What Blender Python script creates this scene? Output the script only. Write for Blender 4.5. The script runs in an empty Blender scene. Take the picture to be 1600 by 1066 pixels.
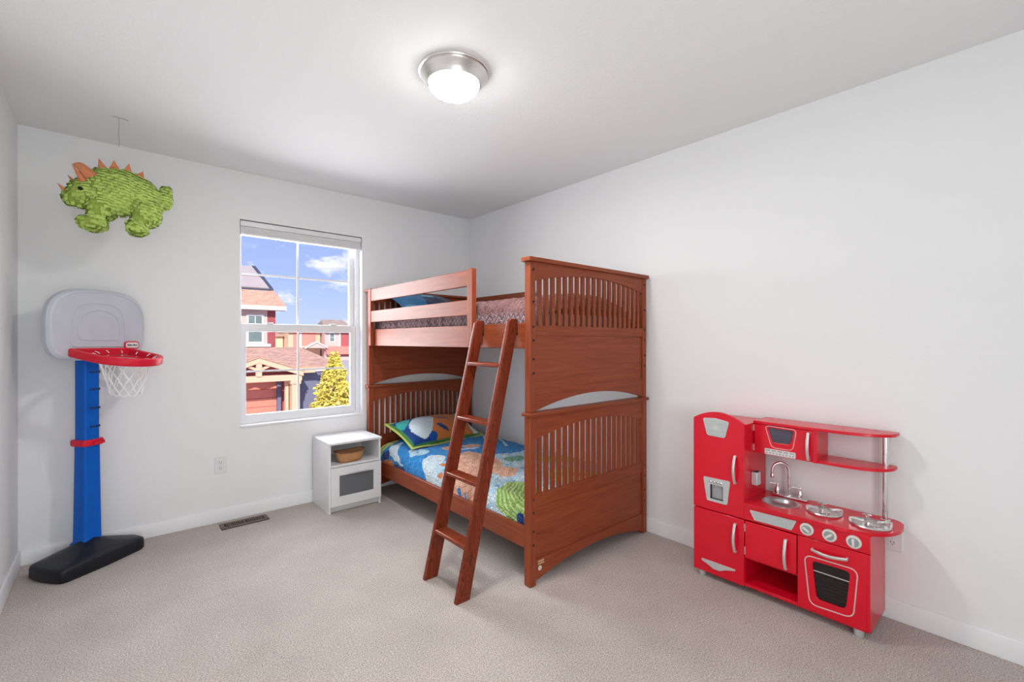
import bpy, bmesh, math, random
from math import sin, cos, pi, radians as R, sqrt, atan2, hypot
from mathutils import Vector, Matrix
from mathutils.geometry import tessellate_polygon
random.seed(7)
SC = bpy.context.scene
COL = SC.collection

# ------------------------------------------------------------------ camera, sky, sun, lights, exposure
XR, YB, XL, YF, H = 2.810, 3.940, -0.440, -1.30, 2.604      # room: right wall, window wall, left wall, rear wall, ceiling
cam = bpy.data.cameras.new('camera'); cam.lens = 16.074; cam.sensor_width = 36; cam.clip_start = .02; cam.clip_end = 600
camo = bpy.data.objects.new('camera', cam); COL.objects.link(camo)
camo.location = (0, 0, 1.33); camo.rotation_euler = (R(90 - .047), 0, R(-40.854)); SC.camera = camo
SC.view_settings.view_transform = 'Standard'; SC.view_settings.look = 'None'
SC.view_settings.exposure = 0.12; SC.view_settings.gamma = 1; SC.view_settings.use_curve_mapping = False

W = bpy.data.worlds.new('sky'); SC.world = W; W.use_nodes = True
nt = W.node_tree; nt.nodes.clear()
def N(t, kind, **kw):
    n = t.nodes.new(kind)
    for k, v in kw.items():
        if k in n.inputs: n.inputs[k].default_value = v
        else: setattr(n, k, v)
    return n
def ramp(t, fac, stops, interp='LINEAR'):
    r = t.nodes.new('ShaderNodeValToRGB'); r.color_ramp.interpolation = interp
    e = r.color_ramp.elements
    while len(e) > 1: e.remove(e[-1])
    e[0].position = stops[0][0]; e[0].color = (*stops[0][1], 1)
    for p, c in stops[1:]:
        k = e.new(p); k.color = (*c, 1)
    t.links.new(fac, r.inputs[0]); return r.outputs[0]
tc = N(nt, 'ShaderNodeTexCoord'); sep = N(nt, 'ShaderNodeSeparateXYZ')
nt.links.new(tc.outputs['Generated'], sep.inputs[0])
skyc = ramp(nt, sep.outputs[2], [(0, (.60, .72, .95)), (.12, (.42, .55, .93)), (.30, (.29, .39, .86)), (1, (.20, .30, .78))])
mp = N(nt, 'ShaderNodeMapping'); mp.inputs['Scale'].default_value = (7, 7, 15); mp.inputs['Location'].default_value = (1.3, .4, .55)
nt.links.new(tc.outputs['Generated'], mp.inputs[0])
cn = N(nt, 'ShaderNodeTexNoise', Scale=1.0, Detail=7.0, Roughness=.62); nt.links.new(mp.outputs[0], cn.inputs['Vector'])
cf = ramp(nt, cn.outputs[0], [(.53, (0, 0, 0)), (.635, (1, 1, 1))])
mx = N(nt, 'ShaderNodeMix', data_type='RGBA')
nt.links.new(cf, mx.inputs[0]); nt.links.new(skyc, mx.inputs[6]); mx.inputs[7].default_value = (1, 1, 1, 1)
bg = N(nt, 'ShaderNodeBackground', Strength=1.0); nt.links.new(mx.outputs[2], bg.inputs[0])
wo = N(nt, 'ShaderNodeOutputWorld'); nt.links.new(bg.outputs[0], wo.inputs[0])

def light(name, kind, loc, energy, color=(1, 1, 1), **kw):
    l = bpy.data.lights.new(name, kind); l.energy = energy; l.color = color
    for k, v in kw.items(): setattr(l, k, v)
    o = bpy.data.objects.new(name, l); COL.objects.link(o); o.location = loc; return o
sun = light('sun', 'SUN', (0, -10, 30), 5.2, (1, .93, .84), angle=R(.6))
sun.rotation_euler = Vector((.42, 1, -.78)).to_track_quat('-Z', 'Y').to_euler()
win_l = light('window_daylight', 'AREA', (1.175, 4.16, 1.50), 41, (.95, .98, 1), shape='RECTANGLE', size=.98, size_y=1.60, spread=R(140))
win_l.rotation_euler = (R(-80), 0, 0)
rear_fill = light('rear_wall_fill', 'AREA', (.05, YF + .03, 1.25), 30, (.94, .98, 1), shape='RECTANGLE', size=.86, size_y=2.0)  # added fill light on the solid rear wall; no doorway is built there
rear_fill.rotation_euler = (R(90), 0, 0)

# ------------------------------------------------------------------ materials
def lin(c):
    if isinstance(c, str):
        c = [int(c[i:i + 2], 16) / 255 for i in (0, 2, 4)]
        return tuple(x / 12.92 if x <= .04045 else ((x + .055) / 1.055) ** 2.4 for x in c)
    return tuple(c)
MATS = {}
def mat(name, col=(.8, .8, .8), rough=.5, metal=0, spec=.5, coat=0, vary=0, vscale=8, vmap=(1, 1, 1), bump=0, bscale=200, bdetail=2, emit=None, estr=0, attr=None, sheen=0):
    if name in MATS: return MATS[name]
    m = bpy.data.materials.new(name); m.use_nodes = True; t = m.node_tree
    b = t.nodes['Principled BSDF']; c = lin(col)
    b.inputs['Base Color'].default_value = (*c, 1); b.inputs['Roughness'].default_value = rough
    b.inputs['Metallic'].default_value = metal; b.inputs['Specular IOR Level'].default_value = spec
    b.inputs['Coat Weight'].default_value = coat; b.inputs['Coat Roughness'].default_value = .12
    if sheen: b.inputs['Sheen Weight'].default_value = sheen
    if emit: b.inputs['Emission Color'].default_value = (*lin(emit), 1); b.inputs['Emission Strength'].default_value = estr
    tc = N(t, 'ShaderNodeTexCoord')
    src = None
    if attr:
        a = N(t, 'ShaderNodeVertexColor', layer_name=attr); src = a.outputs[0]
    if vary:
        mp = N(t, 'ShaderNodeMapping'); mp.inputs['Scale'].default_value = vmap; t.links.new(tc.outputs['Object'], mp.inputs[0])
        n = N(t, 'ShaderNodeTexNoise', Scale=float(vscale), Detail=4.0, Roughness=.6); t.links.new(mp.outputs[0], n.inputs['Vector'])
        lo = tuple(max(0, 1 - vary) for _ in c); hi = tuple(1 + vary for _ in c)
        r = ramp(t, n.outputs[0], [(.3, lo), (.7, hi)])
        mm = N(t, 'ShaderNodeMix', data_type='RGBA', blend_type='MULTIPLY'); mm.inputs[0].default_value = 1
        if src: t.links.new(src, mm.inputs[6])
        else: mm.inputs[6].default_value = (*c, 1)
        t.links.new(r, mm.inputs[7]); src = mm.outputs[2]
    if src: t.links.new(src, b.inputs['Base Color'])
    if bump:
        n = N(t, 'ShaderNodeTexNoise', Scale=float(bscale), Detail=float(bdetail)); t.links.new(tc.outputs['Object'], n.inputs['Vector'])
        bp = N(t, 'ShaderNodeBump', Strength=bump, Distance=.004); t.links.new(n.outputs[0], bp.inputs['Height'])
        t.links.new(bp.outputs[0], b.inputs['Normal'])
    MATS[name] = m; return m

def wood(name, axis, dark, light_, rough=.40, lines=0., wscale=1.0):
    if name in MATS: return MATS[name]
    m = bpy.data.materials.new(name); m.use_nodes = True; t = m.node_tree; b = t.nodes['Principled BSDF']
    tc = N(t, 'ShaderNodeTexCoord'); mp = N(t, 'ShaderNodeMapping')
    s = [34, 34, 34]; s['xyz'.index(axis)] = 2.2
    mp.inputs['Scale'].default_value = [k * wscale for k in s]; t.links.new(tc.outputs['Object'], mp.inputs[0])
    n = N(t, 'ShaderNodeTexNoise', Scale=1.6, Detail=6.0, Roughness=.62, Distortion=.6); t.links.new(mp.outputs[0], n.inputs['Vector'])
    col = ramp(t, n.outputs[0], [(.25, lin(dark)), (.75, lin(light_))])
    if lines:
        mp2 = N(t, 'ShaderNodeMapping'); s2 = [16, 16, 16]; s2['xyz'.index(axis)] = 2.6
        mp2.inputs['Scale'].default_value = s2; t.links.new(tc.outputs['Object'], mp2.inputs[0])
        w = N(t, 'ShaderNodeTexNoise', Scale=1.0, Detail=1.0); t.links.new(mp2.outputs[0], w.inputs['Vector'])
        ml = N(t, 'ShaderNodeMath', operation='MULTIPLY'); ml.inputs[1].default_value = 16; t.links.new(w.outputs[0], ml.inputs[0])
        fr = N(t, 'ShaderNodeMath', operation='FRACT'); t.links.new(ml.outputs[0], fr.inputs[0])
        lc = ramp(t, fr.outputs[0], [(0, (1 - lines,) * 3), (.22, (1, 1, 1)), (.85, (1, 1, 1)), (1, (1 - lines,) * 3)])
        mm = N(t, 'ShaderNodeMix', data_type='RGBA', blend_type='MULTIPLY'); mm.inputs[0].default_value = 1
        t.links.new(col, mm.inputs[6]); t.links.new(lc, mm.inputs[7]); col = mm.outputs[2]
    t.links.new(col, b.inputs['Base Color']); b.inputs['Roughness'].default_value = rough
    b.inputs['Coat Weight'].default_value = .0; b.inputs['Specular IOR Level'].default_value = .26
    bp = N(t, 'ShaderNodeBump', Strength=.06, Distance=.002); t.links.new(n.outputs[0], bp.inputs['Height']); t.links.new(bp.outputs[0], b.inputs['Normal'])
    MATS[name] = m; return m

def glass(name, tint=(1, 1, 1), refl=.006):
    m = bpy.data.materials.new(name); m.use_nodes = True; t = m.node_tree; t.nodes.clear()
    tr = N(t, 'ShaderNodeBsdfTransparent'); tr.inputs[0].default_value = (*tint, 1)
    gl = N(t, 'ShaderNodeBsdfGlossy'); gl.inputs['Roughness'].default_value = .02
    fr = N(t, 'ShaderNodeLayerWeight', Blend=.25); mu = N(t, 'ShaderNodeMath', operation='MULTIPLY'); mu.inputs[1].default_value = refl * 4
    t.links.new(fr.outputs['Fresnel'], mu.inputs[0])
    mx = N(t, 'ShaderNodeMixShader'); t.links.new(mu.outputs[0], mx.inputs[0]); t.links.new(tr.outputs[0], mx.inputs[1]); t.links.new(gl.outputs[0], mx.inputs[2])
    o = N(t, 'ShaderNodeOutputMaterial'); t.links.new(mx.outputs[0], o.inputs[0]); MATS[name] = m; return m

WD, WL = (.195, .037, .013), (.345, .079, .029)
wx, wy, wz = wood('cherry_wood_across', 'x', WD, WL), wood('cherry_wood_along', 'y', WD, WL), wood('cherry_wood_upright', 'z', WD, WL)
lz = wood('ladder_wood_upright', 'z', (.13, .019, .007), (.27, .048, .018), .36, lines=.6)
ly = wood('ladder_wood_across', 'y', (.16, .024, .008), (.31, .060, .020), .28, lines=.4)
m_wall = mat('wall_paint', (.86, .868, .872), .85, bump=.10, bscale=140, spec=.25)
m_ceil = mat('ceiling_paint', (.88, .888, .892), .9, bump=.35, bscale=75, bdetail=4, spec=.2)
m_trim = mat('white_trim_paint', (.83, .84, .85), .4, vary=.01)
m_vinyl = mat('white_vinyl', (.82, .83, .85), .35, vary=.01)
m_white = mat('white_melamine', (.80, .80, .81), .3, vary=.012, vscale=4)
m_hole = mat('dark_hole', (.01, .008, .008), .8, vary=.1)
m_chrome = mat('chrome', (.78, .79, .8), .08, 1, vary=.02)
m_nickel = mat('brushed_nickel', (.76, .74, .72), .3, 1, vary=.06, vmap=(1, 1, 30))
m_silver = mat('silver_paint', (.62, .63, .64), .38, .35, vary=.05, vscale=40)
m_satin = mat('satin_silver', (.72, .69, .68), .3, .6, vary=.03)
m_red = mat('red_lacquer', (.70, .004, .022), .2, vary=.04, vscale=3, spec=.5, bump=.02, bscale=60)
m_redp = mat('red_plastic', (.68, .012, .035), .38, vary=.03, spec=.3)
m_blue = mat('blue_plastic', (.0, .115, .56), .38, vary=.05, spec=.25)
m_board = mat('pale_grey_plastic', (.55, .575, .64), .42, vary=.03, bump=.03, bscale=90)
m_black = mat('black_plastic', (.010, .011, .017), .42, spec=.35, vary=.15, vscale=5, bump=.05, bscale=60)

# ------------------------------------------------------------------ mesh helpers
ORG = {}
def circ(cx, cy, r, n=24, ry=None, a0=0): return [(cx + r * cos(a0 + 2 * pi * i / n), cy + (ry or r) * sin(a0 + 2 * pi * i / n)) for i in range(n)]
def rounded(pts, r, n=5):
    """round the corners of a polygon"""
    out = []; k = len(pts)
    for i in range(k):
        p0, p, p1 = Vector(pts[i - 1]), Vector(pts[i]), Vector(pts[(i + 1) % k])
        a, b = (p0 - p), (p1 - p); d = min(r, a.length * .45, b.length * .45)
        s, e = p + a.normalized() * d, p + b.normalized() * d
        for j in range(n + 1):
            t = j / n; q = s * (1 - t) ** 2 + p * 2 * t * (1 - t) + e * t * t; out.append((q.x, q.y))
    return out
def rect(x0, x1, y0, y1): return [(x0, y0), (x1, y0), (x1, y1), (x0, y1)]
class MB:
    def __init__(s): s.v = []; s.f = []; s.sm = []
    def box(s, x0, x1, y0, y1, z0, z1):
        o = len(s.v); s.v += [(x, y, z) for z in (z0, z1) for y in (y0, y1) for x in (x0, x1)]
        for q in ((0, 2, 3, 1), (4, 5, 7, 6), (0, 1, 5, 4), (2, 6, 7, 3), (0, 4, 6, 2), (1, 3, 7, 5)): s.f.append([o + i for i in q])
        return s
    def prism(s, poly, ax, a, b, holes=()):
        def P(p, d): return {'x': (d, p[0], p[1]), 'y': (p[0], d, p[1]), 'z': (p[0], p[1], d)}[ax]
        o = len(s.v); loops = [list(poly)] + [list(h) for h in holes]; flat = [p for l in loops for p in l]; n = len(flat)
        s.v += [P(p, a) for p in flat] + [P(p, b) for p in flat]
        if holes:
            for t in tessellate_polygon([[Vector((p[0], p[1], 0)) for p in l] for l in loops]):
                s.f.append([o + i for i in t]); s.f.append([o + n + i for i in reversed(t)])
        else:
            s.f.append([o + i for i in range(n)]); s.f.append([o + n + i for i in reversed(range(n))])
        k = 0
        for l in loops:
            for i in range(len(l)):
                j = (i + 1) % len(l); s.f.append([o + k + i, o + k + j, o + n + k + j, o + n + k + i])
            k += len(l)
        return s
    def sweep(s, path, prof, closed=False, caps=True, up=(0, 0, 1)):
        """sweep 2d profile points (side, up) along 3d path"""
        path = [Vector(p) for p in path]; o = len(s.v); n = len(prof); k = len(path)
        prev = None
        for i, p in enumerate(path):
            if closed: t = path[(i + 1) % k] - path[i - 1]
            else: t = path[min(i + 1, k - 1)] - path[max(i - 1, 0)]
            t.normalize()
            if prev is None:
                u = Vector(up); u = u - t * u.dot(t)
                if u.length < 1e-4: u = Vector((1, 0, 0)) - t * t.x
            else: u = prev - t * prev.dot(t)
            u.normalize(); prev = u; sd = t.cross(u)
            for a, b in prof: s.v.append(tuple(p + sd * a + u * b))
        for i in range(k if closed else k - 1):
            for j in range(n):
                a, b = o + i * n, o + ((i + 1) % k) * n
                s.f.append([a + j, a + (j + 1) % n, b + (j + 1) % n, b + j])
        if caps and not closed:
            s.f.append([o + j for j in range(n)]); s.f.append([o + (k - 1) * n + j for j in reversed(range(n))])
        return s
    def tube(s, path, r, n=10, closed=False): return s.sweep(path, circ(0, 0, r, n), closed)
    def lathe(s, prof, c=(0, 0, 0), n=32, ax='z', capa=True):
        o = len(s.v); k = len(prof)
        for r, h in prof:
            for i in range(n):
                a = 2 * pi * i / n; p = (r * cos(a), r * sin(a), h)
                if ax == 'x': p = (p[2], p[0], p[1])
                if ax == 'y': p = (p[0], p[2], p[1])
                s.v.append((p[0] + c[0], p[1] + c[1], p[2] + c[2]))
        for j in range(k - 1):
            for i in range(n): s.f.append([o + j * n + i, o + j * n + (i + 1) % n, o + (j + 1) * n + (i + 1) % n, o + (j + 1) * n + i])
        if capa:
            s.f.append([o + i for i in reversed(range(n))]); s.f.append([o + (k - 1) * n + i for i in range(n)])
        return s
    def loft(s, loops, cap=True):
        o = len(s.v); n = len(loops[0])
        for l in loops: s.v += [tuple(p) for p in l]
        for j in range(len(loops) - 1):
            for i in range(n): s.f.append([o + j * n + i, o + j * n + (i + 1) % n, o + (j + 1) * n + (i + 1) % n, o + (j + 1) * n + i])
        if cap: s.f.append([o + i for i in reversed(range(n))]); s.f.append([o + (len(loops) - 1) * n + i for i in range(n)])
        return s
    def ball(s, c, r, n=12):
        rx, ry, rz = r if isinstance(r, tuple) else (r, r, r); o = len(s.v); m = n // 2
        for j in range(1, m):
            t = pi * j / m
            for i in range(n): a = 2 * pi * i / n; s.v.append((c[0] + rx * sin(t) * cos(a), c[1] + ry * sin(t) * sin(a), c[2] + rz * cos(t)))
        s.v += [(c[0], c[1], c[2] + rz), (c[0], c[1], c[2] - rz)]; T = o + (m - 1) * n
        for j in range(m - 2):
            for i in range(n): s.f.append([o + j * n + i, o + (j + 1) * n + i, o + (j + 1) * n + (i + 1) % n, o + j * n + (i + 1) % n])
        for i in range(n): s.f.append([T, o + i, o + (i + 1) % n]); s.f.append([T + 1, o + (m - 2) * n + (i + 1) % n, o + (m - 2) * n + i])
        return s
    def build(s, name, m, parent=None, bevel=0, smooth=True, angle=38, seg=2, recalc=True):
        me = bpy.data.meshes.new(name)
        off = Vector(ORG.get(parent.name, (0, 0, 0))) if parent else Vector()
        me.from_pydata([tuple(Vector(v) - off) for v in s.v], [], s.f)
        if recalc:
            b = bmesh.new(); b.from_mesh(me); bmesh.ops.recalc_face_normals(b, faces=b.faces); b.to_mesh(me); b.free()
        if smooth:
            me.polygons.foreach_set('use_smooth', [True] * len(me.polygons)); me.set_sharp_from_angle(angle=R(angle))
        me.materials.append(m); o = bpy.data.objects.new(name, me); COL.objects.link(o)
        if parent: o.parent = parent; ORG[o.name] = tuple(off)
        if bevel:
            bv = o.modifiers.new('bevel', 'BEVEL'); bv.width = bevel; bv.segments = seg; bv.limit_method = 'ANGLE'; bv.angle_limit = R(35)
        return o
def B(*a): return MB().box(*a)
def tag(o, label=None, cat=None, group=None, kind=None):
    for k, v in (('label', label), ('category', cat), ('group', group), ('kind', kind)):
        if v: o[k] = v
    return o
def thing(name, label, cat, loc=(0, 0, 0), rotz=0, local=False, group=None, kind=None):
    o = bpy.data.objects.new(name, None); COL.objects.link(o); o.empty_display_size = .05
    o.location = loc; o.rotation_euler = (0, 0, rotz)
    ORG[o.name] = (0, 0, 0) if local else tuple(loc)
    return tag(o, label, cat, group, kind)
def struct(o, label=None): o['kind'] = 'structure'; return tag(o, label)
def share(src, name, parent, loc):
    """another object with the same mesh"""
    o = bpy.data.objects.new(name, src.data); COL.objects.link(o); o.parent = parent; o.location = loc
    for md in src.modifiers:
        n = o.modifiers.new(md.name, md.type)
        if md.type == 'BEVEL': n.width = md.width; n.segments = md.segments; n.limit_method = md.limit_method; n.angle_limit = md.angle_limit
    return o

# ------------------------------------------------------------------ room shell
carpet = mat('carpet', (.50, .435, .395), 1.0, spec=.05, sheen=.15)
t = carpet.node_tree; b = t.nodes['Principled BSDF']; tcn = N(t, 'ShaderNodeTexCoord')
n1 = N(t, 'ShaderNodeTexNoise', Scale=190.0, Detail=3.0); n2 = N(t, 'ShaderNodeTexNoise', Scale=3.0, Detail=4.0, Roughness=.6); n3 = N(t, 'ShaderNodeTexNoise', Scale=110.0, Detail=2.0)
for n in (n1, n2, n3): t.links.new(tcn.outputs['Object'], n.inputs['Vector'])
c1 = ramp(t, n1.outputs[0], [(.30, (.27, .23, .205)), (.5, (.52, .455, .415)), (.70, (.74, .665, .615))])
c2 = ramp(t, n2.outputs[0], [(.3, (.90, .895, .89)), (.7, (1.06, 1.06, 1.06))])
c3 = ramp(t, n3.outputs[0], [(.3, (.86, .86, .86)), (.7, (1.1, 1.1, 1.1))])
ma = N(t, 'ShaderNodeMix', data_type='RGBA', blend_type='MULTIPLY'); ma.inputs[0].default_value = 1; t.links.new(c1, ma.inputs[6]); t.links.new(c2, ma.inputs[7])
mb_ = N(t, 'ShaderNodeMix', data_type='RGBA', blend_type='MULTIPLY'); mb_.inputs[0].default_value = 1; t.links.new(ma.outputs[2], mb_.inputs[6]); t.links.new(c3, mb_.inputs[7])
t.links.new(mb_.outputs[2], b.inputs['Base Color'])
bp = N(t, 'ShaderNodeBump', Strength=.8, Distance=.006); t.links.new(n1.outputs[0], bp.inputs['Height']); t.links.new(bp.outputs[0], b.inputs['Normal'])

struct(B(XL - .12, XR + .12, YF - .12, YB + .16, -.12, 0).build('floor', carpet, smooth=False), 'beige cut-pile carpet covering the bedroom floor')
struct(B(XL - .12, XR + .12, YF - .12, YB + .16, H, H + .12).build('ceiling', m_ceil, smooth=False), 'white textured flat bedroom ceiling')
WX0, WX1, WZ0, WZ1 = .702, 1.648, .676, 2.247
struct(MB().prism(rect(XL - .12, XR + .12, 0, H), 'y', YB, YB + .16, holes=[rect(WX0, WX1, WZ0, WZ1)]).build('wall_back', m_wall, smooth=False), 'white wall with the window in it')
struct(B(XR, XR + .12, YF, YB, 0, H).build('wall_right', m_wall, smooth=False), 'white wall behind the red play kitchen')
struct(B(XL - .12, XL, YF, YB, 0, H).build('wall_left', m_wall, smooth=False), 'white wall beside the toy basketball hoop')
struct(B(XL - .12, XR + .12, YF - .12, YF, 0, H).build('wall_rear', m_wall, smooth=False), 'white wall behind the viewer')
def base(name, poly, ax, a, b): return struct(MB().prism(poly, ax, a, b).build(name, m_trim, bevel=.002))
bz = .095
base('baseboard_back', [(YB, 0), (YB - .013, 0), (YB - .013, bz - .006), (YB - .009, bz), (YB, bz)], 'x', XL, XR - .013)
base('baseboard_right', [(XR, 0), (XR - .013, 0), (XR - .013, bz - .006), (XR - .009, bz), (XR, bz)], 'y', YF, YB)
base('baseboard_left', [(XL, 0), (XL + .013, 0), (XL + .013, bz - .006), (XL + .009, bz), (XL, bz)], 'y', YF, YB - .013)
base('baseboard_rear', [(YF, 0), (YF + .013, 0), (YF + .013, bz - .006), (YF + .009, bz), (YF, bz)], 'x', XL + .013, XR - .013)

# window: vinyl frame, two sashes with grilles
w = thing('window_1', 'white vinyl single-hung window with grid bars', None, ((WX0 + WX1) / 2, YB + .07, WZ0)); w['kind'] = 'structure'
jw = .032
MB().prism(rect(WX0, WX1, WZ0, WZ1), 'y', 4.005, 4.09, holes=[rect(WX0 + .022, WX1 - jw, WZ0 + .03, WZ1 - .03)]).build('frame', m_vinyl, w, bevel=.003)
B(WX0, WX1, 3.932, 4.006, WZ0 - .004, WZ0 + .012).build('sill', m_trim, w, bevel=.003)
m_pane = glass('window_glass')
def sash(name, x0, x1, z0, z1, y0, y1, st, top, bot, gx, gz, sl=None):
    sl = sl or st
    s = MB().prism(rect(x0, x1, z0, z1), 'y', y0, y1, holes=[rect(x0 + sl, x1 - st, z0 + bot, z1 - top)]).build(name, m_vinyl, w, bevel=.004)
    ym = (y0 + y1) / 2
    B(x0 + sl - .004, x1 - st + .004, ym - .002, ym + .002, z0 + bot - .004, z1 - top + .004).build('pane', m_pane, s, smooth=False)
    B(gx - .0075, gx + .0075, ym - .006, ym - .0025, z0 + bot, z1 - top).build('muntin', m_vinyl, s)
    for zz in gz: B(x0 + sl, x1 - st, ym - .0055, ym - .0025, zz - .0075, zz + .0075).build('muntin', m_vinyl, s)
    return s
ls = sash('lower_sash', WX0 + .012, WX1 - jw - .002, WZ0 + .014, 1.462, 4.008, 4.040, .042, .062, .066, 1.136, [1.09])
sash('upper_sash', WX0 + .004, WX1 - jw - .002, 1.415, WZ1 - .03, 4.042, 4.074, .040, .045, .05, 1.142, [1.852], .022)
for xx in (.92, 1.42): B(xx - .025, xx + .025, 4.000, 4.03, 1.460, 1.474).build('latch', m_vinyl, ls, bevel=.003)
bl = thing('window_blind', 'white cellular blind raised up at the top of the window', 'blind', ((WX0 + WX1) / 2, 3.97, 2.13))
B(WX0 + .004, WX1 - .004, 3.945, 3.995, 2.200, WZ1 - .008).build('head_rail', m_white, bl, bevel=.004)
for i in range(4):
    z0 = 2.150 + i * .0125
    MB().prism([(3.950, z0 + .006), (3.956, z0), (3.992, z0), (3.998, z0 + .006), (3.992, z0 + .0122), (3.956, z0 + .0122)], 'x', WX0 + .008, WX1 - .008).build('pleat', m_white, bl)
B(WX0 + .006, WX1 - .006, 3.951, 3.996, 2.134, 2.149).build('bottom_rail', m_white, bl, bevel=.003)

# ------------------------------------------------------------------ bunk bed
def arcpts(x0, x1, ze, zp, n=18):
    """points of a flat arch from (x0, ze) over the peak zp to (x1, ze)"""
    w2 = (x1 - x0) / 2; h = zp - ze; r = (w2 * w2 + h * h) / (2 * h); xc = (x0 + x1) / 2; zc = zp - r
    return [(x0 + (x1 - x0) * i / n, zc + sqrt(max(0, r * r - (x0 + (x1 - x0) * i / n - xc) ** 2))) for i in range(n + 1)]
BX0, BX1 = 1.676, 2.786            # outer faces of the posts
bed = thing('bunk_bed', 'tall reddish-brown wooden bunk bed with slatted ends', 'bunk bed', (2.23, 2.84, 0))
P0, P1 = BX0 + .046, BX1 - .046    # between the posts
def bed_end(yo, yi, out):
    """yo: outer face, yi: inner face of the posts; out = -1 when the outer face looks to -y"""
    ya, yb = min(yo, yi), max(yo, yi)
    fo = yo - out * .007                       # outer face of rails
    def yy(d0, d1): a, b = fo - out * d0, fo - out * d1; return min(a, b), max(a, b)
    for (z0, z1, ins) in ((0, .918, 0), (.938, 1.758, .002)):
        for (x0, x1) in ((BX0, P0), (P1, BX1)):
            p = B(x0 + ins, x1 - ins, ya + ins, yb - ins, z0, z1).build('post', wz, bed, bevel=.004)
            xc = (x0 + x1) / 2 + (.004 if x0 < 2 else -.002)
            for zz in ((.469, .398, .298, .223) if z0 == 0 else (1.715, 1.54, 1.405, 1.332, 1.229, 1.153)):
                e = yo + out * .0006
                MB().prism(circ(xc, zz, .0065, 12), 'y', e - out * .004, e).build('bolt_hole', m_hole, p)
    c0, c1 = min(yo + out * .014, yi - out * .010), max(yo + out * .014, yi - out * .010)
    B(BX0 - .014, BX1 + .008, c0, c1, 1.758, 1.782).build('top_cap', wx, bed, bevel=.004)
    B(BX0 - .012, BX1 + .008, c0, c1, .918, .938).build('middle_cap', wx, bed, bevel=.004)
    for (zt, ze, zp, zs, zr, zq, be, bpk) in ((1.760, 1.655, 1.716, 1.414, 1.357, 1.066, .945, 1.014), (.920, .790, .852, .488, .420, .137, .018, .085)):
        a = arcpts(P0, P1, ze, zp)
        MB().prism([(P0 - .004, zt), (P0 - .004, ze)] + a + [(P1 + .004, ze), (P1 + .004, zt)], 'y', *yy(0, .024)).build('arched_rail', wx, bed, bevel=.002)
        B(P0 - .004, P1 + .004, *yy(0, .026), zr, zs).build('cross_rail', wx, bed, bevel=.003)
        B(P0 - .004, P1 + .004, *yy(.006, .018), zq - .01, zr + .01).build('panel', wx, bed)
        if bpk - be > .03:
            a2 = arcpts(P0, P1, be, bpk)
            MB().prism([(P1 + .004, zq), (P0 - .004, zq), (P0 - .004, be)] + a2 + [(P1 + .004, be)], 'y', *yy(0, .024)).build('bottom_rail', wx, bed, bevel=.002)
        n = 19; pitch = (P1 - P0) / (n + .55); s0 = None; ys = yy(.004, .021)
        for i in range(n):
            x = P0 + pitch * (i + .78)
            if s0 is None: s0 = B(x - .0125, x + .0125, *ys, zs - .006, zp + .012).build('slat', wz, bed); xs = x
            else: share(s0, 'slat', bed, (x - xs, 0, 0))
bed_end(1.790, 1.838, -1)
bed_end(3.905, 3.857, 1)
for z0, z1 in ((1.286, 1.428), (.186, .300)):
    for x in (1.698, 2.740): B(x, x + .024, 1.836, 3.859, z0, z1).build('side_rail', wy, bed, bevel=.003)
for i in range(9): B(1.722, 2.740, 1.95 + i * .215, 2.03 + i * .215, 1.296, 1.314).build('bed_slat', wx, bed)
for i in range(9): B(1.722, 2.740, 1.95 + i * .215, 2.03 + i * .215, .196, .214).build('bed_slat', wx, bed)
# guard rails
gr = B(1.668, 1.690, 2.355, 3.800, 1.672, 1.775).build('guard_rail', wy, bed, bevel=.003)
B(1.668, 1.690, 2.355, 3.800, 1.490, 1.587).build('guard_rail', wy, bed, bevel=.003)
B(1.664, 1.698, 2.302, 2.357, 1.300, 1.781).build('guard_post', wz, bed, bevel=.004)
B(1.664, 1.698, 3.798, 3.853, 1.286, 1.781).build('guard_post', wz, bed, bevel=.004)
B(2.752, 2.774, 2.950, 3.857, 1.665, 1.765).build('guard_rail', wy, bed, bevel=.003)
B(2.750, 2.778, 2.895, 2.950, 1.300, 1.772).build('guard_post', wz, bed, bevel=.004)
B(2.752, 2.774, 2.950, 3.857, 1.490, 1.587).build('guard_rail', wy, bed, bevel=.003)
# maker's stickers on the footboard
m_tan = mat('tan_sticker', (.55, .40, .22), .5, vary=.05); m_wht = mat('white_sticker', (.75, .72, .66), .5, vary=.03)
fy = 1.7964
for z in (.117, .104): B(1.742, 1.788, fy - .0008, fy + .001, z, z + .008).build('sticker', m_tan, bed)
st = MB().prism(circ(1.756, .083, .013, 20), 'y', fy - .0008, fy + .001).build('sticker', m_wht, bed)
B(1.7525, 1.7575, fy - .0014, fy, .077, .089).build('sticker_mark', m_tan, st)

# ------------------------------------------------------------------ ladder
lad = thing('bunk_ladder', 'dark reddish wooden ladder leaning on the top bunk', 'ladder', (1.33, 2.08, 0))
ZT = 1.452
def lx(z): return 1.287 + (1.628 - 1.287) * z / 1.43         # front edge of the stringers
for y0, y1 in ((1.915, 1.941), (2.224, 2.250)):
    MB().prism([(lx(0), 0), (lx(0) + .083, 0), (1.694, 1.385), (1.694, ZT - .012), (1.69, ZT), (lx(ZT) + .020, ZT), (lx(ZT) + .004, ZT - .014)], 'y', y0, y1).build('stringer', lz, lad, bevel=.003)
for z in (.270, .580, .892, 1.204):
    B(lx(z) - .001, lx(z) + .078, 1.941, 2.224, z - .022, z).build('rung', ly, lad, bevel=.006, seg=3)
for y in (1.928, 2.237):
    B(1.694, 1.698, y - .012, y + .012, 1.36, 1.45).build('hook', m_hole, lad)

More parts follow.
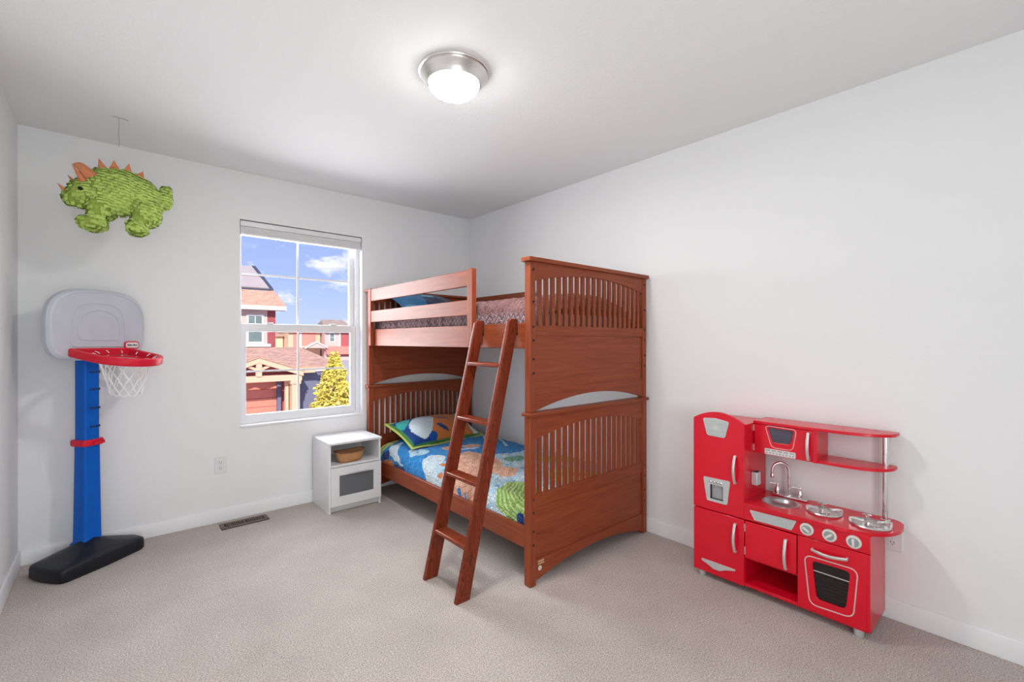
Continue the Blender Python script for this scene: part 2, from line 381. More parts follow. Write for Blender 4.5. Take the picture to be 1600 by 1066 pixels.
# ------------------------------------------------------------------ bedding
def inpoly(x, y, P):
    c = False; j = len(P) - 1
    for i in range(len(P)):
        if (P[i][1] > y) != (P[j][1] > y) and x < (P[j][0] - P[i][0]) * (y - P[i][1]) / (P[j][1] - P[i][1]) + P[i][0]: c = not c
        j = i
    return c
def smoothpoly(P, n=2):
    for _ in range(n):
        Q = []
        for i in range(len(P)):
            a, b = P[i], P[(i + 1) % len(P)]
            Q += [(a[0] * .75 + b[0] * .25, a[1] * .75 + b[1] * .25), (a[0] * .25 + b[0] * .75, a[1] * .25 + b[1] * .75)]
        P = Q
    return P
def grid_obj(name, fn, nu, nv, m, parent=None, color=None, thick=0):
    me = bpy.data.meshes.new(name); off = Vector(ORG.get(parent.name, (0, 0, 0))) if parent else Vector()
    V = [fn(i / nu, j / nv) for j in range(nv + 1) for i in range(nu + 1)]
    F = [(j * (nu + 1) + i, j * (nu + 1) + i + 1, (j + 1) * (nu + 1) + i + 1, (j + 1) * (nu + 1) + i) for j in range(nv) for i in range(nu)]
    me.from_pydata([tuple(Vector(v) - off) for v in V], [], F)
    me.polygons.foreach_set('use_smooth', [True] * len(F)); me.materials.append(m)
    if color:
        at = me.color_attributes.new('print', 'FLOAT_COLOR', 'POINT')
        buf = []
        for j in range(nv + 1):
            for i in range(nu + 1): buf += [*color(i / nu, j / nv), 1]
        at.data.foreach_set('color', buf)
    o = bpy.data.objects.new(name, me); COL.objects.link(o)
    if parent: o.parent = parent; ORG[o.name] = tuple(off)
    if thick: s = o.modifiers.new('thick', 'SOLIDIFY'); s.thickness = thick; s.offset = -1
    return o
def fabric(name, attr=None, col=(.5, .5, .5), quilt=28, strength=.5, vary=.05):
    m = mat(name, col, .9, attr=attr, vary=vary, vscale=30, spec=.15, sheen=.2); t = m.node_tree; b = t.nodes['Principled BSDF']
    tc = N(t, 'ShaderNodeTexCoord'); v = N(t, 'ShaderNodeTexVoronoi', Scale=float(quilt)); v.feature = 'DISTANCE_TO_EDGE'
    t.links.new(tc.outputs['Object'], v.inputs['Vector'])
    r = ramp(t, v.outputs[0], [(0, (0, 0, 0)), (.18, (1, 1, 1))]); n = N(t, 'ShaderNodeTexNoise', Scale=160.0)
    t.links.new(tc.outputs['Object'], n.inputs['Vector'])
    nm = N(t, 'ShaderNodeMath', operation='MULTIPLY'); nm.inputs[1].default_value = .25; t.links.new(n.outputs[0], nm.inputs[0])
    mx = N(t, 'ShaderNodeMath', operation='ADD'); t.links.new(r, mx.inputs[0]); t.links.new(nm.outputs[0], mx.inputs[1])
    bp = N(t, 'ShaderNodeBump', Strength=strength, Distance=.006); t.links.new(mx.outputs[0], bp.inputs['Height']); t.links.new(bp.outputs[0], b.inputs['Normal'])
    return m
def prof_at(P, L, s):
    for i in range(len(P) - 1):
        if s <= L[i + 1] or i == len(P) - 2:
            k = (s - L[i]) / (L[i + 1] - L[i]); return (P[i][0] + (P[i + 1][0] - P[i][0]) * k, P[i][1] + (P[i + 1][1] - P[i][1]) * k)
def arclen(P):
    L = [0]
    for i in range(len(P) - 1): L.append(L[-1] + hypot(P[i + 1][0] - P[i][0], P[i + 1][1] - P[i][1]))
    return L
lime, dgreen, navy, blue, aqua, pale, orange, peach, green, lgreen = [lin(c) for c in ('BFCB66', '3F7A3A', '0A3C7E', '1086CE', 'B4D8EA', 'D3E3EC', 'D9803E', 'E0A88C', '8DB85C', 'C3D98C')]
QP = [(smoothpoly(P), c) for P, c in [
 ([(.05, 4.0), (.30, 4.0), (.37, 3.81), (.2, 3.70), (.09, 3.72), (.03, 3.74)], lime),
 ([(.23, 3.69), (.3, 3.67), (.2, 3.58), (.12, 3.47), (.05, 3.29), (.06, 3.39), (.09, 3.57), (.13, 3.66)], pale),
 ([(.08, 3.73), (.14, 3.66), (.08, 3.56), (.03, 3.66)], navy), ([(.04, 3.67), (.07, 3.5), (0, 3.5), (0, 3.67)], orange), ([(.05, 3.5), (.05, 3.29), (0, 3.3), (0, 3.48)], navy),
 ([(.2, 3.42), (.31, 3.29), (.27, 3.19), (.22, 3.2), (.13, 3.28), (.17, 3.34)], aqua),
 ([(.16, 3.12), (.26, 3.14), (.32, 3.03), (.24, 2.92), (.17, 2.92), (.08, 2.84), (.06, 2.78), (0, 2.76), (0, 2.95), (.04, 2.97), (.11, 3.06)], pale),
 ([(.16, 2.92), (.23, 2.9), (.19, 2.82)], orange), ([(.09, 2.86), (.14, 2.79), (.07, 2.75)], orange), ([(.39, 3.24), (.52, 3.28), (.41, 3.12)], peach),
 ([(.59, 3.2), (.74, 3.14), (.66, 3.03), (.53, 3.11)], peach), ([(.50, 3.12), (.64, 3.03), (.62, 2.99), (.48, 3.07)], pale), ([(.47, 3.09), (.60, 2.99), (.585, 2.97), (.455, 3.06)], blue),
 ([(.39, 2.97), (.51, 3.02), (.53, 2.85), (.55, 2.67), (.51, 2.56), (.43, 2.49), (.3, 2.41), (.2, 2.40), (.04, 2.32), (0, 2.34), (0, 2.62), (.09, 2.63), (.17, 2.68)], peach),
 ([(.43, 2.52), (.51, 2.39), (.45, 2.33), (.35, 2.26), (.29, 2.29), (.3, 2.44)], peach),
 ([(.05, 2.56), (.1, 2.53), (.0, 2.5)], blue), ([(.04, 2.48), (.08, 2.46), (0, 2.43)], blue),
 ([(.57, 2.65), (.67, 2.64), (.74, 2.58), (.65, 2.48), (.54, 2.55)], lin('6FA58A')), ([(.82, 2.95), (.9, 2.93), (.86, 2.85), (.79, 2.88)], blue),
 ([(.02, 2.10), (.12, 2.19), (.26, 2.22), (.36, 2.12), (.30, 1.95), (.20, 1.84), (0, 1.84)], green),
 ([(.02, 1.97), (.08, 1.95), (.09, 1.9), (0, 1.88)], navy),
 ([(.45, 2.1), (.62, 2.2), (.8, 2.12), (.85, 1.84), (.5, 1.84)], lgreen), ([(.7, 2.4), (.9, 2.5), (1.05, 2.3), (.9, 2.2)], green), ([(.6, 2.0), (.75, 2.05), (.7, 1.9)], orange)]]
LPR = [(1.727, .25), (1.728, .30), (1.733, .345), (1.752, .385), (1.79, .415), (1.9, .435), (2.25, .45), (2.58, .44), (2.69, .42), (2.728, .38), (2.735, .30)]
LL = arclen(LPR)
def qcol(u, v):
    s, y = u * LL[-1] - .02, 1.843 + v * (3.850 - 1.843); c = None
    ss = s + .004 * sin(y * 60); yy = y + .004 * sin(s * 70)
    for P, k in QP:
        if inpoly(ss, yy, P): c = k
    if c is None:
        lim = 2.82 + .25 * sin(s * 6) * .4
        c = blue if (y > lim or (s > .55 and y > 3.05)) else aqua
        if y < 2.6 and s < .9 and c is aqua and sin(s * 90 + y * 25) > .86: c = pale
        if s > .85 and y > 2.95 and c is blue and sin(s * 40 - y * 22) > .8: c = aqua
    w1 = sin(s * 31 + 2.2 * sin(y * 9)) * sin(y * 27 + 1.7 * sin(s * 13))
    if c is aqua and w1 > .55: c = pale
    elif c is aqua and w1 < -.86: c = lin('7FB4D8')
    if c is blue and w1 > .93: c = lin('3FA0DE')
    if c is pale and sin(hypot(s - .1, y - 2.9) * 210) > .93: c = lin('B9CEDC')
    if c is peach and w1 > .72: c = lin('EBBFA6')
    if c is green and sin(hypot(s - .33, y - 1.92) * 230 + 1.5 * sin(s * 60)) > .35: c = lgreen
    if c is peach and sin(hypot(s - .35, y - 2.7) * 120 + sin(s * 40)) > .9: c = lin('CE8F6C')
    return c
random.seed(3)
def qpos(u, v):
    x, z = prof_at(LPR, LL, u * LL[-1]); y = 1.843 + v * (3.850 - 1.843)
    pf = .0035 * sin(x * 70 + sin(y * 31) * 1.2) * sin(y * 62 + sin(x * 27)) + .004 * sin(x * 9 + 1) * sin(y * 7)
    e = min(1, (y - 1.843) / .06, (3.850 - y) / .06); edge = (1 - max(0, e)) ** 2 * .05
    return (x - (pf if .02 < u < .12 else 0), y, z + (pf if u > .08 else 0) - edge)
q1 = grid_obj('bed_quilt', qpos, 300, 460, fabric('printed_quilt', 'print', quilt=42, strength=1.0), None, qcol)
tag(q1, 'colourful blue, peach and green appliqué quilt on the lower bunk', 'quilt')
B(1.765, 2.700, 1.870, 3.835, .216, .365).build('mattress', mat('mattress_cloth', (.6, .62, .66), .9, vary=.05)).name = 'mattress'
mt = bpy.data.objects['mattress']; tag(mt, 'pale mattress under the printed quilt on the lower bunk', 'mattress')

# top bunk: mauve crinkled comforter with zigzag print
m_mauve = fabric('mauve_comforter', None, (.20, .095, .10), quilt=55, strength=.9)
t = m_mauve.node_tree; b = t.nodes['Principled BSDF']; tcn = N(t, 'ShaderNodeTexCoord'); sp = N(t, 'ShaderNodeSeparateXYZ'); t.links.new(tcn.outputs['Object'], sp.inputs[0])
def mth(op, a, bb=None):
    n = N(t, 'ShaderNodeMath', operation=op)
    for i, k in enumerate((a, bb)):
        if k is None: continue
        if isinstance(k, (int, float)): n.inputs[i].default_value = k
        else: t.links.new(k, n.inputs[i])
    return n.outputs[0]
zig = mth('MULTIPLY', mth('PINGPONG', mth('ADD', sp.outputs[1], 5.0), .022), 1.6)
topf = N(t, 'ShaderNodeMapRange'); topf.inputs[1].default_value = 1.478; topf.inputs[2].default_value = 1.505; t.links.new(sp.outputs[2], topf.inputs[0])
st_ = mth('FRACT', mth('MULTIPLY', mth('ADD', mth('ADD', zig, sp.outputs[2]), mth('MULTIPLY', sp.outputs[0], -.9)), 24.0))
nz = N(t, 'ShaderNodeTexNoise', Scale=22.0, Detail=3.0); t.links.new(tcn.outputs['Object'], nz.inputs['Vector'])
cc = ramp(t, mth('ADD', mth('MULTIPLY', st_, .8), mth('MULTIPLY', nz.outputs[0], .4)), [(.2, (.055, .035, .05)), (.42, (.21, .105, .11)), (.7, (.30, .155, .155)), (.93, (.42, .36, .40))])
mpc = N(t, 'ShaderNodeMapping'); mpc.inputs['Scale'].default_value = (14, 55, 14); mpc.inputs['Rotation'].default_value = (0, 0, .7); t.links.new(tcn.outputs['Object'], mpc.inputs[0])
nc = N(t, 'ShaderNodeTexNoise', Scale=1.0, Detail=4.0, Distortion=.8); t.links.new(mpc.outputs[0], nc.inputs['Vector'])
ct = ramp(t, nc.outputs[0], [(.3, (.13, .05, .052)), (.5, (.26, .115, .115)), (.7, (.38, .20, .195))])  # dark streaks put into the colour as shade in the creases
mxc = N(t, 'ShaderNodeMix', data_type='RGBA'); t.links.new(topf.outputs[0], mxc.inputs[0]); t.links.new(cc, mxc.inputs[6]); t.links.new(ct, mxc.inputs[7])
t.links.new(mxc.outputs[2], b.inputs['Base Color'])
UPR = [(1.735, 1.42), (1.736, 1.46), (1.742, 1.52), (1.765, 1.556), (1.82, 1.575), (1.95, 1.60), (2.2, 1.628), (2.45, 1.618), (2.62, 1.585), (2.69, 1.55), (2.715, 1.50), (2.718, 1.42)]
UL = arclen(UPR)
def upos(u, v):
    x, z = prof_at(UPR, UL, u * UL[-1]); y = 1.846 + v * (3.845 - 1.846)
    w_ = .006 * sin(x * 38 + sin(y * 23) * 1.7) * sin(y * 47 + sin(x * 29)) + .004 * sin(x * 90 + y * 60)
    e = max(0, min(1, (y - 1.846) / .09)); ed = (1 - e) ** 2 * .09
    return (x - (w_ if u < .1 else 0), y, max(1.42, z + (w_ if u > .05 else 0) - ed * (1 if u > .04 else 0)))
q2 = grid_obj('bed_comforter', upos, 120, 220, m_mauve); tag(q2, 'crinkled mauve zigzag comforter on the top bunk', 'comforter')
tag(B(1.775, 2.690, 1.880, 3.830, 1.316, 1.49).build('mattress', mat('mattress_cloth')), 'pale mattress under the mauve comforter on the top bunk', 'mattress')

# pillows
def pillow(name, c, lx_, ly_, th, tilt, rz, m, color, flange=.03, nu=90, nv=60):
    M = Matrix.Translation(c) @ Matrix.Rotation(rz, 4, 'Z') @ Matrix.Rotation(tilt, 4, 'X')
    def top(sgn):
        def fn(u, v):
            a = max(0, min(1, (u - flange / lx_) / (1 - 2 * flange / lx_))); bb = max(0, min(1, (v - flange / ly_) / (1 - 2 * flange / ly_)))
            h = (max(0, sin(pi * a)) ** .42) * (max(0, sin(pi * bb)) ** .42)
            sag = 1 - .06 * sin(pi * v) * (1 - sin(pi * u)); wob = .006 * sin(u * 17 + v * 3) * sin(v * 11)
            fl = .010 * sin(u * 14) * (1 if h == 0 else 0)
            return tuple(M @ Vector(((u - .5) * lx_ * sag, (v - .5) * ly_, sgn * (.0015 + th * h * (1 if sgn > 0 else .55)) + wob * h + fl * (.4 if v < .5 else 1))))
        return fn
    r = thing(name, None, None, tuple(c))
    grid_obj('cover_top', top(1), nu, nv, m, r, color); grid_obj('cover_underside', top(-1), 40, 28, m, r, color)
    return r
def pcol(u, v):
    d = min(u * .74, (1 - u) * .74, v * .44, (1 - v) * .44)
    if d < .017: return lime
    if d < .036: return dgreen
    for P, c in PP:
        if inpoly(u, v, P): return c
    return navy if (v > .5 and u < .6) or u < .3 else orange
PP = [(smoothpoly(P), c) for P, c in [
 ([(.17, .12), (.10, .35), (.13, .58), (.28, .80), (.46, .78), (.50, .66), (.43, .50), (.36, .30), (.24, .13)], pale),
 ([(.28, .06), (.25, .14), (.30, .27), (.36, .20), (.36, .08)], lin('0F55A8')), ([(.46, .20), (.42, .40), (.49, .38), (.55, .14)], navy), ([(.49, .55), (.50, .66), (.68, .44)], navy),
 ([(.05, .50), (.05, .85), (.2, .85), (.24, .78), (.14, .62)], lin('2FA79C')), ([(.10, .60), (.13, .45), (.22, .82), (.2, .84)], lin('0F55A8')),
 ([(.82, .3), (.88, .8), (.93, .6)], navy), ([(.84, .06), (.96, .06), (.96, .5), (.88, .4)], pale), ([(.70, .75), (.82, .9), (.95, .95), (.95, .7)], peach),
 ([(.36, .06), (.34, .30), (.46, .6), (.5, .8), (.45, .95), (.7, .96), (.84, .8), (.82, .2), (.7, .06)], orange)]]
pl = pillow('pillow', (2.19, 3.590, .520), .80, .46, .105, R(19), R(5), fabric('printed_pillowcase', 'print', quilt=60, strength=.25), pcol)
tag(pl, 'printed pillow with lime border and navy and orange patches on lower bunk', 'pillow')
def pcol2(u, v): return lin('2C6A98') if inpoly(u, v, [(0, .2), (.35, .1), (.45, 1), (0, 1)]) else (lin('6BAACB') if u < .55 and sin(v * 9 + u * 5) > .3 else lin('2B3B55'))
p2 = pillow('pillow', (2.15, 3.66, 1.665), .66, .42, .07, R(22), 0, fabric('blue_pillowcase', 'print', quilt=40, strength=.4), pcol2)
tag(p2, 'dark blue pillow behind the guard rail on the top bunk', 'pillow')

# ------------------------------------------------------------------ nightstand and basket
ns = thing('nightstand', 'small white nightstand with open shelf and frosted drawer front', 'nightstand', (1.425, 3.73, 0))
x0, x1, y0, y1 = 1.222, 1.640, 3.545, 3.918
B(x0, x0 + .016, y0, y1, 0, .528).build('side_panel', m_white, ns, bevel=.0015); B(x1 - .016, x1, y0, y1, 0, .528).build('side_panel', m_white, ns, bevel=.0015)
B(x0 - .003, x1 + .003, y0 - .014, y1 + .002, .528, .545).build('top', m_white, ns, bevel=.002)
B(x0 + .016, x1 - .016, y1 - .008, y1, .05, .528).build('back_panel', m_white, ns)
B(x0 + .016, x1 - .016, y0 + .004, y1 - .008, .352, .368).build('shelf', m_white, ns, bevel=.001)
B(x0 + .016, x1 - .016, y0 + .02, y1 - .008, .060, .074).build('bottom_panel', m_white, ns); B(x0 + .016, x1 - .016, y0 + .03, y0 + .042, 0.004, .062).build('kick_board', m_white, ns)
dr = MB().prism(rect(x0 + .012, x1 - .003, .056, .350), 'y', y0 - .016, y0 + .002, holes=[rect(1.298, 1.573, .128, .288)]).build('drawer_front', m_white, ns, bevel=.0015)
B(1.292, 1.579, y0 - .010, y0 - .004, .122, .294).build('frosted_pane', mat('grey_frosted_glass', (.135, .145, .155), .35, vary=.05), dr)
B(1.362, 1.536, y0 - .040, y0 - .030, .306, .318).build('handle', m_white, dr, bevel=.002)
for xx in (1.375, 1.523): B(xx - .004, xx + .004, y0 - .032, y0 - .015, .309, .315).build('handle_post', m_white, dr)
m_bask = mat('tan_woven_straw', (.50, .25, .10), .75, vary=.25, vscale=30, vmap=(1, 1, 5), bump=.6, bscale=120)
bk = thing('basket', 'small tan basket in the open shelf of the nightstand', 'basket', (1.41, 3.62, .368), R(4), True)
def oval(rx, ry, z, n=36, p=2.6, sag=0): return [(math.copysign(abs(cos(a)) ** (2 / p), cos(a)) * rx, math.copysign(abs(sin(a)) ** (2 / p), sin(a)) * ry, z + sag * cos(2 * a)) for a in [2 * pi * i / n for i in range(n)]]
MB().loft([oval(.085, .045, .003), oval(.098, .054, .016), oval(.108, .060, .045), oval(.116, .064, .078, sag=.004), oval(.119, .066, .084, sag=.005), oval(.113, .061, .084, sag=.005), oval(.104, .056, .045), oval(.092, .05, .012)]).build('body', m_bask, bk, angle=60)
MB().sweep(oval(.117, .065, .084, sag=.005), circ(0, 0, .0045, 8), closed=True).build('rim', mat('dark_straw', (.20, .085, .035), .8, vary=.2), bk)

# ------------------------------------------------------------------ floor vent, outlets, ceiling lamp
m_vent = mat('bronze_vent_metal', (.13, .085, .065), .45, .3, vary=.1)
v = thing('floor_vent', 'brown metal floor register in the carpet by the window wall', 'vent', (.708, 3.805, 0))
vx0, vx1, vy0, vy1 = .556, .860, 3.748, 3.864
MB().prism(rect(vx0, vx1, vy0, vy1), 'z', .002, .009, holes=[rect(vx0 + .025, .700, vy0 + .026, vy1 - .026), rect(.716, vx1 - .025, vy0 + .026, vy1 - .026)]).build('frame', m_vent, v, bevel=.002)
B(vx0 + .01, vx1 - .01, vy0 + .01, vy1 - .01, .0005, .002).build('duct', m_hole, v)
s0 = None
for a, bb in ((vx0 + .025, .700), (.716, vx1 - .025)):
    for i in range(9):
        x = a + (bb - a) * (i + 1) / 10
        if s0 is None: s0 = B(x - .0032, x + .0032, vy0 + .024, vy1 - .024, .0025, .0085).build('louver', m_vent, v); xs = x
        else: share(s0, 'louver', v, (x - xs, 0, 0))
def outlet(label, c, ax):
    o = thing('wall_outlet', label, 'outlet', c, 0 if ax == 'y' else R(-90), True)
    MB().prism(rounded(rect(-.037, .037, -.06, .06), .004, 3), 'y', -.006, 0).build('cover_plate', m_white, o, bevel=.002)
    for z in (-.02, .02):
        r_ = MB().prism(rounded(rect(-.016, .016, z - .014, z + .014), .012), 'y', -.0085, -.005).build('receptacle', m_white, o)
        for xx, hh in ((-.006, .005), (.006, .004)): B(xx - .0012, xx + .0012, -.009, -.008, z - hh + .003, z + hh + .003).build('slot', m_hole, r_)
        MB().prism(circ(0, z - .008, .0022, 10), 'y', -.009, -.008).build('slot', m_hole, r_)
    MB().prism(circ(0, 0, .003, 10), 'y', -.0075, -.005).build('screw', m_silver, o)
outlet('white duplex outlet on the wall below and left of the window', (.577, YB, .415), 'y')
outlet('white outlet plate half hidden behind the red play kitchen', (XR, .463, .385), 'x')

LX, LY = 1.212, 1.822
lamp = thing('ceiling_light', 'flush ceiling light with brushed nickel ring and glowing white dome', 'lamp', (LX, LY, H))
MB().lathe([(.06, H), (.165, H), (.168, H - .006), (.166, H - .012), (.158, H - .015), (.160, H - .020), (.155, H - .026), (.140, H - .040), (.130, H - .055), (.126, H - .062), (.120, H - .062), (.118, H - .05)], (LX, LY, 0), 64).build('ring', m_nickel, lamp, angle=25)
m_dome = mat('glowing_opal_glass', (.9, .88, .84), .3, emit=(1, .99, .975), estr=30)
MB().lathe([(.118, H - .052)] + [(.119 * cos(a), H - .060 - .062 * sin(a)) for a in [pi / 2 * i / 10 for i in range(10)]] + [(.004, H - .122)], (LX, LY, 0), 64).build('dome', m_dome, lamp, angle=60)
bulb = light('ceiling_bulb', 'AREA', (0, 0, -.126), 14, (1, .985, .965), shape='DISK', size=.20); bulb.parent = lamp

# ------------------------------------------------------------------ toy basketball hoop (built in its own axes: x along the board, -y to the front)
hp = thing('toy_basketball_hoop', 'toy basketball hoop on blue post with grey backboard and black base', 'basketball hoop', (-.123, 3.70, 0), atan2(.605, .797), True)
def lift(P, z): return [(p[0], p[1], z) for p in P]
bpoly = rounded([(-.215, -.115), (.0, -.128), (.245, -.115), (.262, -.04), (.262, .0), (.12, .125), (-.10, .170), (-.205, .155), (-.225, .06), (-.228, -.04)], .03, 4)
def scl(P, k, c=(0, .02)): return [(c[0] + (p[0] - c[0]) * k, c[1] + (p[1] - c[1]) * k) for p in P]
def rise(P, zb):  # raised towards the post
    return [(p[0], p[1], zb + .055 * math.exp(-((p[0] - .04) / .10) ** 2 - ((p[1] - .06) / .12) ** 2)) for p in P]
MB().loft([lift(scl(bpoly, .96), 0), lift(bpoly, .010), lift(bpoly, .055), rise(scl(bpoly, .985), .068), rise(scl(bpoly, .93), .076), rise(scl(bpoly, .7), .082), rise(scl(bpoly, .45), .088), rise(scl(bpoly, .2), .092)]).build('base', m_black, hp, angle=50)
def sq(w, d, cx, cy, z, r=.014): return [(p[0], p[1], z) for p in rounded(rect(cx - w / 2, cx + w / 2, cy - d / 2, cy + d / 2), r, 4)]
PC = (.042, .075)
MB().loft([sq(.118, .116, *PC, .098), sq(.118, .116, *PC, .112), sq(.100, .098, *PC, .124), sq(.096, .094, *PC, .30), sq(.088, .088, *PC, .705)]).build('lower_post', m_blue, hp, angle=40)
up = MB().loft([sq(.084, .084, *PC, .68), sq(.086, .082, *PC, 1.25), sq(.07, .07, *PC, 1.32)]).build('upper_post', m_blue, hp, angle=40)
for z in (1.140, 1.035, .922, .810):
    B(PC[0] - .016, PC[0] + .041, PC[1] - .0440, PC[1] - .037, z - .006, z + .006).build('height_slot', mat('deep_blue_slot', (0, .03, .16), .6, vary=.05), up)
MB().loft([sq(.112, .112, *PC, .698, .02), sq(.118, .118, *PC, .704, .02), sq(.118, .118, *PC, .728, .02), sq(.112, .112, *PC, .734, .02)]).build('collar', m_redp, hp)
MB().loft([sq(.06, .02, PC[0] + .02, PC[1] - .064, .706, .008), sq(.06, .02, PC[0] + .02, PC[1] - .064, .722, .008)]).build('collar_latch', m_redp, hp)
def bshape(w, zb, zt, n=44, cx=.047):
    pts = []
    hh = zt - zb; zc = zb + hh * .48
    for i in range(n):
        a = 2 * pi * i / n; ca, sa = cos(a), sin(a)
        if sa >= 0: x = w * math.copysign(abs(ca) ** (2 / 2.9), ca); z = zc + (zt - zc) * abs(sa) ** (2 / 2.9)
        else: x = w * (1 - .07 * abs(sa)) * math.copysign(abs(ca) ** (2 / 5.), ca); z = zc - (zc - zb) * abs(sa) ** (2 / 5.)
        pts.append((cx + x, z))
    return pts
def bl3(P, y): return [(p[0], y, p[1]) for p in P]
bd = MB().loft([bl3(bshape(.261, 1.222, 1.628), .028), bl3(bshape(.271, 1.214, 1.636), .020), bl3(bshape(.271, 1.214, 1.636), -.012), bl3(bshape(.261, 1.224, 1.626), -.026), bl3(bshape(.251, 1.234, 1.616), -.030), bl3(bshape(.249, 1.236, 1.614), -.027)]).build('backboard', m_board, hp, angle=28)
for (x_0, x_1, z_0, z_1) in ((-.112, .188, 1.296, 1.552), (-.074, .158, 1.334, 1.512)):
    P = rounded([(x_0, z_0), (x_1, z_0), (x_1 - .004, z_0 + (z_1 - z_0) * .55), (x_1 - .03, z_1 - .03), (x_1 - .09, z_1), (x_0 + .09, z_1), (x_0 + .03, z_1 - .03), (x_0 + .004, z_0 + (z_1 - z_0) * .55)], .03, 4)
    MB().sweep([(p[0], -.0275, p[1]) for p in P], circ(0, 0, .0042, 6), closed=True).build('target_line', m_board, bd)
# rim: bracket and ring
rc, rr = (.045, -.214), .150
def tz(y): return 1.264 + (y + .024) * .17          # the ring droops towards its front
def ringpath(r):
    pts = [(-.112, -.024), (-.118, -.10)]
    a0, a1 = R(180 + 8), R(360 - 8)
    for i in range(29): a = a0 + (a1 - a0) * i / 28; pts.append((rc[0] + (r + .012) * cos(a), rc[1] + (r + .012) * sin(a)))
    return [(x, y, tz(y)) for x, y in pts + [(.208, -.10), (.204, -.024)]]
rim = MB().sweep(ringpath(rr), [(p[0], p[1]) for p in rounded(rect(-.014, .014, -.026, .020), .009, 3)]).build('rim', m_redp, hp, angle=45)
B(-.126, .216, -.050, -.020, 1.240, 1.286).build('rim_bracket', m_redp, hp, bevel=.010, seg=3)
MB().sweep([(rc[0] + .138 * cos(a), rc[1] + .138 * sin(a), tz(rc[1] + .138 * sin(a)) - .018) for a in [2 * pi * i / 36 for i in range(36)]], [(-.016, -.004), (.016, -.004), (.016, .004), (-.016, .004)], closed=True).build('rim_ledge', m_redp, rim)
# net: crossing cords
m_net = mat('white_net_cord', (.90, .90, .90), .8, vary=.04)
net = MB(); nn = 12
def netp(a, t): r = .120 * (1 - t) + .074 * t + .014 * (1 - t) ** 3; y = rc[1] + r * sin(a); return (rc[0] + r * cos(a), y, tz(y) - .012 - .200 * t)
for k in range(nn):
    for sg in (1, -1):
        net.tube([netp(2 * pi * k / nn + sg * 2 * pi / nn * 2.0 * (j / 12), j / 12 + (.02 * sin(j * pi / 2) if 0 < j < 12 else 0)) for j in range(13)], .0027, 5)
    a = 2 * pi * (k + .5) / nn
    net.tube([netp(2 * pi * k / nn, 1), netp(a, 1.05), netp(2 * pi * (k + 1) / nn, 1)], .0027, 5)
net.build('net', m_net, hp)
for k in range(nn):
    a = 2 * pi * k / nn; p = Vector((rc[0] + .138 * cos(a), rc[1] + .138 * sin(a), tz(rc[1] + .138 * sin(a)) - .002))
    MB().tube([p + Vector((-.012 * cos(a), -.012 * sin(a), .004)), p + Vector((0, 0, .014)), p + Vector((.010 * cos(a), .010 * sin(a), .018))], .0022, 5).build('net_hook', m_net, rim)
# logo plate with lettering
lgx, lgz = .222, 1.302
lo = MB().prism(rounded(rect(lgx - .046, lgx + .046, lgz - .024, lgz + .024), .022, 5), 'y', -.036, -.026).build('logo_plate', m_redp, bd, bevel=.002)
MB().prism(rounded(rect(lgx - .039, lgx + .039, lgz - .017, lgz + .017), .016, 5), 'y', -.0372, -.030).build('logo_panel', m_white, lo)
def text_obj(body, size, loc, rot, m, parent, name, bold=.0):
    cu = bpy.data.curves.new(name, 'FONT'); cu.body = body; cu.size = size; cu.align_x = 'CENTER'; cu.align_y = 'CENTER'; cu.extrude = .0004; cu.offset = bold; cu.resolution_u = 3
    tmp = bpy.data.objects.new(name, cu); COL.objects.link(tmp); dg = bpy.context.evaluated_depsgraph_get()
    me = bpy.data.meshes.new_from_object(tmp.evaluated_get(dg)); COL.objects.unlink(tmp); bpy.data.objects.remove(tmp)
    me.materials.clear(); me.materials.append(m); o = bpy.data.objects.new(name, me); COL.objects.link(o); o.parent = parent
    o.location = Vector(loc) - Vector(ORG.get(parent.name, (0, 0, 0))); o.rotation_euler = rot; return o
text_obj('little tikes', .0155, (lgx, -.0376, lgz), (R(90), 0, 0), mat('black_ink', (.01, .01, .012), .6, vary=.05), lo, 'logo_lettering', .0004)

# ------------------------------------------------------------------ dinosaur piñata hanging from the ceiling (faces -x)
DP = (.010, 3.440, 2.150)
dn = thing('dinosaur_pinata', 'green crepe-paper dinosaur piñata with orange horns hanging near the corner', 'piñata', DP, R(-4), True)
m_crepe = mat('green_crepe_paper', (.30, .41, .065), .9, vary=.22, vscale=26, bump=.5, bscale=90)
m_crepe2 = mat('green_crepe_fringe', (.45, .61, .135), .9, vary=.28, vscale=40)
m_card = mat('orange_card', (.62, .22, .10), .8, vary=.12, vscale=30)
body = MB()
body.ball((.005, 0, .025), (.150, .095, .132), 28)          # belly
body.ball((-.055, 0, .025), (.100, .090, .125), 24)
body.ball((.080, 0, .010), (.105, .090, .120), 24)
body.ball((-.128, 0, -.008), (.088, .074, .084), 24)        # head
body.ball((-.178, 0, -.038), (.056, .050, .050), 20)        # snout
body.ball((.150, 0, .0), (.060, .055, .070), 20)            # tail
body.ball((.200, 0, .015), (.045, .042, .055), 20)
body.ball((.215, 0, .065), (.026, .028, .042), 16)
for s_ in (-1, 1):
    body.ball((-.070, s_ * .058, -.075), (.062, .045, .062), 20)   # front thigh
    body.ball((.125, s_ * .056, -.075), (.068, .046, .072), 20)    # hind thigh
    body.ball((-.112, s_ * .056 + .004, -.170), (.062, .038, .032), 18)  # feet
    body.ball((.080, s_ * .056 + .004, -.168), (.052, .038, .034), 18)
    body.ball((-.090, s_ * .056, -.130), (.040, .032, .045), 16); body.ball((.095, s_ * .056, -.130), (.040, .034, .045), 16)
bo = body.build('body', m_crepe, dn)
rm = bo.modifiers.new('remesh', 'REMESH'); rm.mode = 'VOXEL'; rm.voxel_size = .007; rm.use_smooth_shade = True
